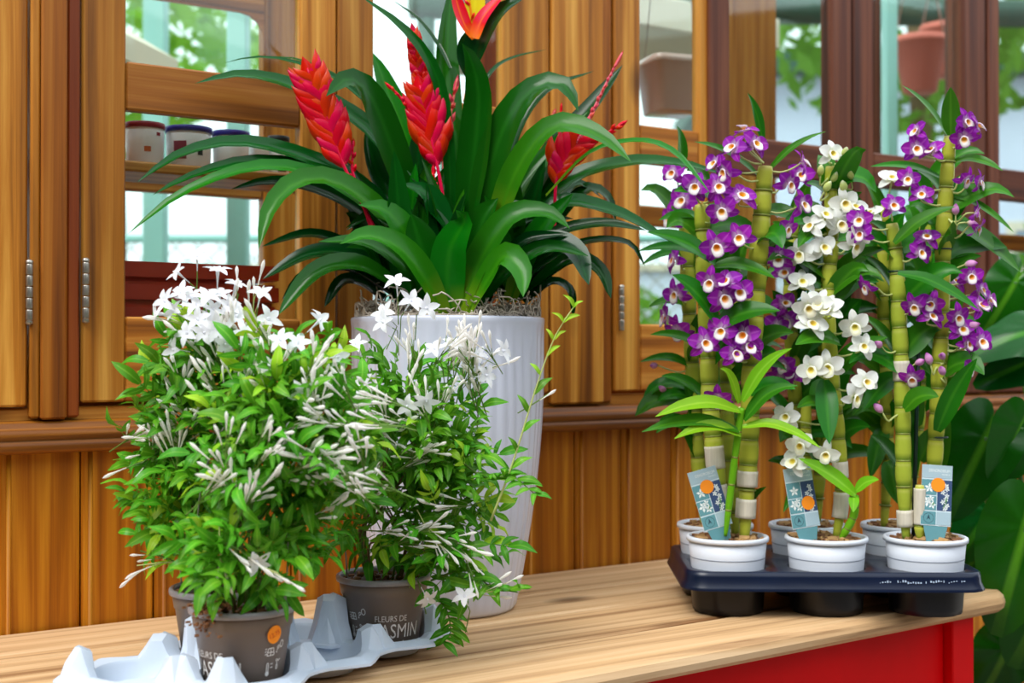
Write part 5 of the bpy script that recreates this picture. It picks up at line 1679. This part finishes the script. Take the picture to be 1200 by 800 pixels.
hleaf(1215, 420, 1140, 452, 2.30, (0, -1, .3), 2, .7)
hleaf(1160, 600, 1118, 660, 2.35, (-.2, -1, .3), 1, 1.0)
hleaf(1150, 640, 1120, 690, 2.40, (-.2, -1, .2), 2, 1.0)
hleaf(1230, 690, 1190, 790, 2.3, (0, -1, .4), 0, 1.0)
hleaf(1180, 760, 1150, 830, 2.38, (0, -1, .4), 1, 1.0)
hleaf(1190, 330, 1150, 400, 2.4, (0, -1, .4), 1, .8)
# upright plant with narrow leaves behind it
dr = empty('dracaena', Vector((1.25, 2.52, 0)), 'tall plant with narrow green leaves beside the dark windows', 'plant')
V, Fc = tube([(1.25, 2.52, .0005), (1.25, 2.52, .7), (1.22, 2.50, 1.16)], .014, 8, sp=10)
part('trunk', V, Fc, STALK, dr)
q = random.Random(21)
for i in range(34):
    a = i * 2.4
    z0 = 1.02 + .20 * i / 34
    b0 = Vector((1.225, 2.505, z0))
    ln = q.uniform(.16, .27)
    el = q.uniform(.1, 1.2)
    d = Vector((math.cos(a) * math.cos(el), math.sin(a) * math.cos(el) * .55 - .1, math.sin(el)))
    V, Fc, C = ribbon([b0, b0 + d * ln * .5 + Vector((0, 0, .02)), b0 + d * ln + Vector((0, 0, -.03))], .032, (0, -.6, .7), n=8, na=2, fold=.2, prof='lance')
    part('leaf', V, Fc, BROM if i % 3 else JASY, dr, col=C)

# ------------------------------------------------------------------ outdoors behind the cabinet
def foliage(name, c, r, n, size, mat, seed, label, trunk=True):
    t = empty(name, Vector((c[0], c[1], 0)), label, 'tree', 'trees beyond the cabinet')
    q = random.Random(seed)
    V, Fc, C = [], [], []
    for i in range(n):
        d = Vector((q.gauss(0, 1), q.gauss(0, 1), q.gauss(0, 1))).normalized() * q.uniform(.55, 1)
        p = Vector(c) + Vector((d.x * r[0], d.y * r[1], d.z * r[2]))
        X = Vector((q.gauss(0, 1), q.gauss(0, 1), q.gauss(0, 1))).normalized(); Z = X.orthogonal().normalized(); Y = Z.cross(X)
        s = size * q.uniform(.6, 1.3)
        k = len(V)
        V += [p - X * s, p - Y * s * .4, p + X * s, p + Y * s * .4]
        Fc.append((k, k + 1, k + 2, k + 3)); C += [(.5, .5)] * 4
    o = part('crown', V, Fc, mat, t, col=C); o['kind'] = 'stuff'
    if trunk:
        V, Fc = tube([(c[0], c[1], 0.001), (c[0] + .05, c[1], c[2] * .5), (c[0], c[1], c[2])], .07, 8, sp=6)
        part('trunk', V, Fc, WOODY, t)
TREE = leafmat('tree_leaf', lin(120, 176, 60), lin(140, 200, 80), rough=.5, trans=.5, var=.3)
foliage('tree', (-2.1, 6.6, 2.75), (.9, .8, .55), 800, .09, TREE, 1, 'light green tree behind the door with the tubs')
foliage('tree', (2.35, 7.4, 3.2), (1.0, .8, .8), 900, .09, TREE, 2, 'leafy tree seen through the second dark window')
foliage('tree', (0.6, 7.5, 1.0), (.5, .5, .6), 700, .08, TREE, 3, 'low bush behind the door beside the dark windows')
foliage('tree', (3.9, 8.0, 1.6), (.8, .7, .8), 900, .09, TREE, 4, 'bush seen through the last dark window')
TEAL = plain('teal_paint', lin(150, 200, 192), .5, .1, 8)
DGR = plain('green_beam', lin(44, 84, 66), .5, .1, 8)
CREAM = plain('cream_canvas', lin(226, 212, 190), .8, .05, 6)
LAV = plain('lavender_render', lin(214, 218, 238), .9, .1, 2)
PINKB = plain('pink_crate', lin(226, 120, 104), .6, .15, 5)
def opost(px, D, w, label, py0=-300, py1=412, mat=TEAL, depth=.06):
    p = at(px, 400, D)
    t = empty('greenhouse_post', Vector((p.x, D, 0)), label, 'post', 'teal posts outside')
    V, Fc = box(-w / 2, w / 2, -depth / 2, depth / 2, .0005, 2.9, .004)
    part('shaft', V, Fc, mat, t, world=False, smooth=False)
    V, Fc = box(-w, w, -depth, depth, .0004, .02, .003)
    part('foot_plate', V, Fc, mat, t, world=False, smooth=False)
opost(279, 3.6, .055, 'pale teal post behind the door with the tubs')
opost(182, 4.4, .075, 'pale teal post seen below the shelf of tubs')
opost(1043, 3.9, .035, 'pale teal post behind the second dark window')
# gutter beam
p0, p1 = at(880, 30, 4.6), at(1010, 10, 4.9)
V, Fc = tube([p0 + Vector((-1.2, -.3, 0)), p1 + Vector((1.2, .3, .05))], .055, 8)
gb = part('gutter_beam', V, Fc, DGR, None)
tag(gb, 'dark green gutter beam above the lavender wall', 'beam')
for x, y in ((p0.x - 1.15, p0.y - .29), (p1.x + 1.1, p1.y + .28)):
    V, Fc = tube([(x, y, .001), (x, y, p0.z - .05)], .03, 8)
    part('beam_post', V, Fc, DGR, gb)
# rendered garden wall
gw = empty('garden_wall', Vector((1.2, 9.0, 0)), 'long lavender grey garden wall far behind the cabinet', 'wall')
V, Fc = box(-4.6, 5.2, 0, .18, .0005, 1.75)
part('wall_face', V, Fc, LAV, gw, world=False, smooth=False)
V, Fc = box(-4.65, 5.25, -.03, .21, 1.7505, 1.80)
part('coping', V, Fc, CREAM, gw, world=False, smooth=False)
hs = empty('pale_house', Vector((4.0, 11.0, 0)), 'pale lavender house far behind the dark windows', 'house')
V, Fc = box(-2.0, 3.2, 0, 3.0, .0005, 3.55)
part('house_wall', V, Fc, LAV, hs, world=False, smooth=False)
V, Fc = box(-2.2, 3.4, -.25, 3.25, 3.551, 3.72)
part('house_roof', V, Fc, DGR, hs, world=False, smooth=False)
for x in (-.9, .6, 2.0):
    V, Fc = box(x - .35, x + .35, -.03, -.001, 1.2, 2.3)
    w_ = part('house_window', V, Fc, CREAM, hs, world=False, smooth=False)
    V, Fc = box(x - .28, x + .28, -.04, -.031, 1.28, 2.22)
    part('window_pane', V, Fc, plain('dark_pane', lin(120, 130, 160), .1), w_, world=False, smooth=False)
# wire mesh fence
fe = empty('mesh_fence', Vector((.2, 6.3, 0)), 'diamond wire mesh fence between the cabinet and the lavender wall', 'fence')
ms = []
for k in range(-18, 74):
    x = -3.2 + k * .11
    for s in (1, -1):
        a, b = Vector((x, 0, .02)), Vector((x + s * 1.7, 0, 1.72))
        if s == -1: a, b = Vector((x + 1.7, 0, .02)), Vector((x, 0, 1.72))
        ms.append(tube([a, b], .004, 3, cap=False))
V, Fc = join(*ms)
o = part('wire_mesh', V, Fc, METAL, fe, world=False); o['kind'] = 'stuff'
for k in range(6):
    V, Fc = tube([(-4.2 + k * 1.7, .02, .001), (-4.2 + k * 1.7, .02, 1.78)], .025, 8)
    part('fence_post', V, Fc, TEAL, fe, world=False)
V, Fc = tube([(-4.3, .02, 1.74), (4.4, .02, 1.74)], .02, 8)
part('top_bar', V, Fc, TEAL, fe, world=False)
# cream parasol canopy and awning outside
c0 = at(100, 15, 3.2)
ps = empty('parasol', Vector((c0.x - .42, 3.25, 0)), 'cream parasol canopy beyond the door with the tubs', 'parasol')
V, Fc = [], []
V.append((0, 0, c0.z + .28))
for i in range(8): V.append((.62 * math.cos(i * PI / 4 + .2), .62 * math.sin(i * PI / 4 + .2), c0.z - .08))
for i in range(8): V.append((.62 * math.cos(i * PI / 4 + .2), .62 * math.sin(i * PI / 4 + .2), c0.z - .14))
Fc = [(0, 1 + i, 1 + (i + 1) % 8) for i in range(8)] + [(1 + i, 9 + i, 9 + (i + 1) % 8, 1 + (i + 1) % 8) for i in range(8)]
part('canopy', V, Fc, CREAM, ps, world=False, smooth=False)
V, Fc = tube([(0, 0, .001), (0, 0, c0.z + .27)], .02, 8)
part('pole', V, Fc, METAL, ps, world=False)
a0_ = at(785, 18, 3.6)
aw = empty('awning', Vector((a0_.x, 3.6, 0)), 'cream awning roof above the taupe hanging pot', 'awning')
M_ = Matrix.Rotation(WA, 4, 'Z')
V, Fc = box(-.20, .40, 0, 1.0, a0_.z, a0_.z + .035, .004)
part('roof_sheet', [M_ @ Vector(v) for v in V], Fc, CREAM, aw, world=False, smooth=False)
V, Fc = box(-.20, .40, -.03, 0, a0_.z - .05, a0_.z + .04, .004)
part('fascia', [M_ @ Vector(v) for v in V], Fc, CREAM, aw, world=False, smooth=False)
for x in (-.17, .37):
    V, Fc = box(x - .02, x + .02, .94, .98, .001, a0_.z - .001, .003)
    part('awning_post', [M_ @ Vector(v) for v in V], Fc, TEAL, aw, world=False, smooth=False)
# hanging pink-red pots outside the second dark window
for px, py, lab in ((1078, 74, 'pink red pot hung on a wire before the leafy tree'), (1108, 58, 'smaller pink red pot hung beside another')):
    p = at(px, py, 4.3 if px < 1100 else 4.65)
    t = empty('hanging_flowerpot', p, lab, 'flowerpot', 'pink red pots hung outside')
    V, Fc = lathe([(.05, -.1), (.055, -.098), (.085, .06), (.092, .062), (.092, .085), (.08, .085)], 20, cap0=True, cap1=True)
    part('pot_body', V, Fc, PINKB, t, world=False)
    V, Fc = tube([(-.085, 0, .08), (0, 0, .5), (.085, 0, .08)], .004, 4)
    part('wire', V, Fc, METAL, t, world=False)
    V, Fc = tube([(0, 0, .5), (0, 0, 1.6)], .003, 4)
    part('hanger', V, Fc, METAL, t, world=False)
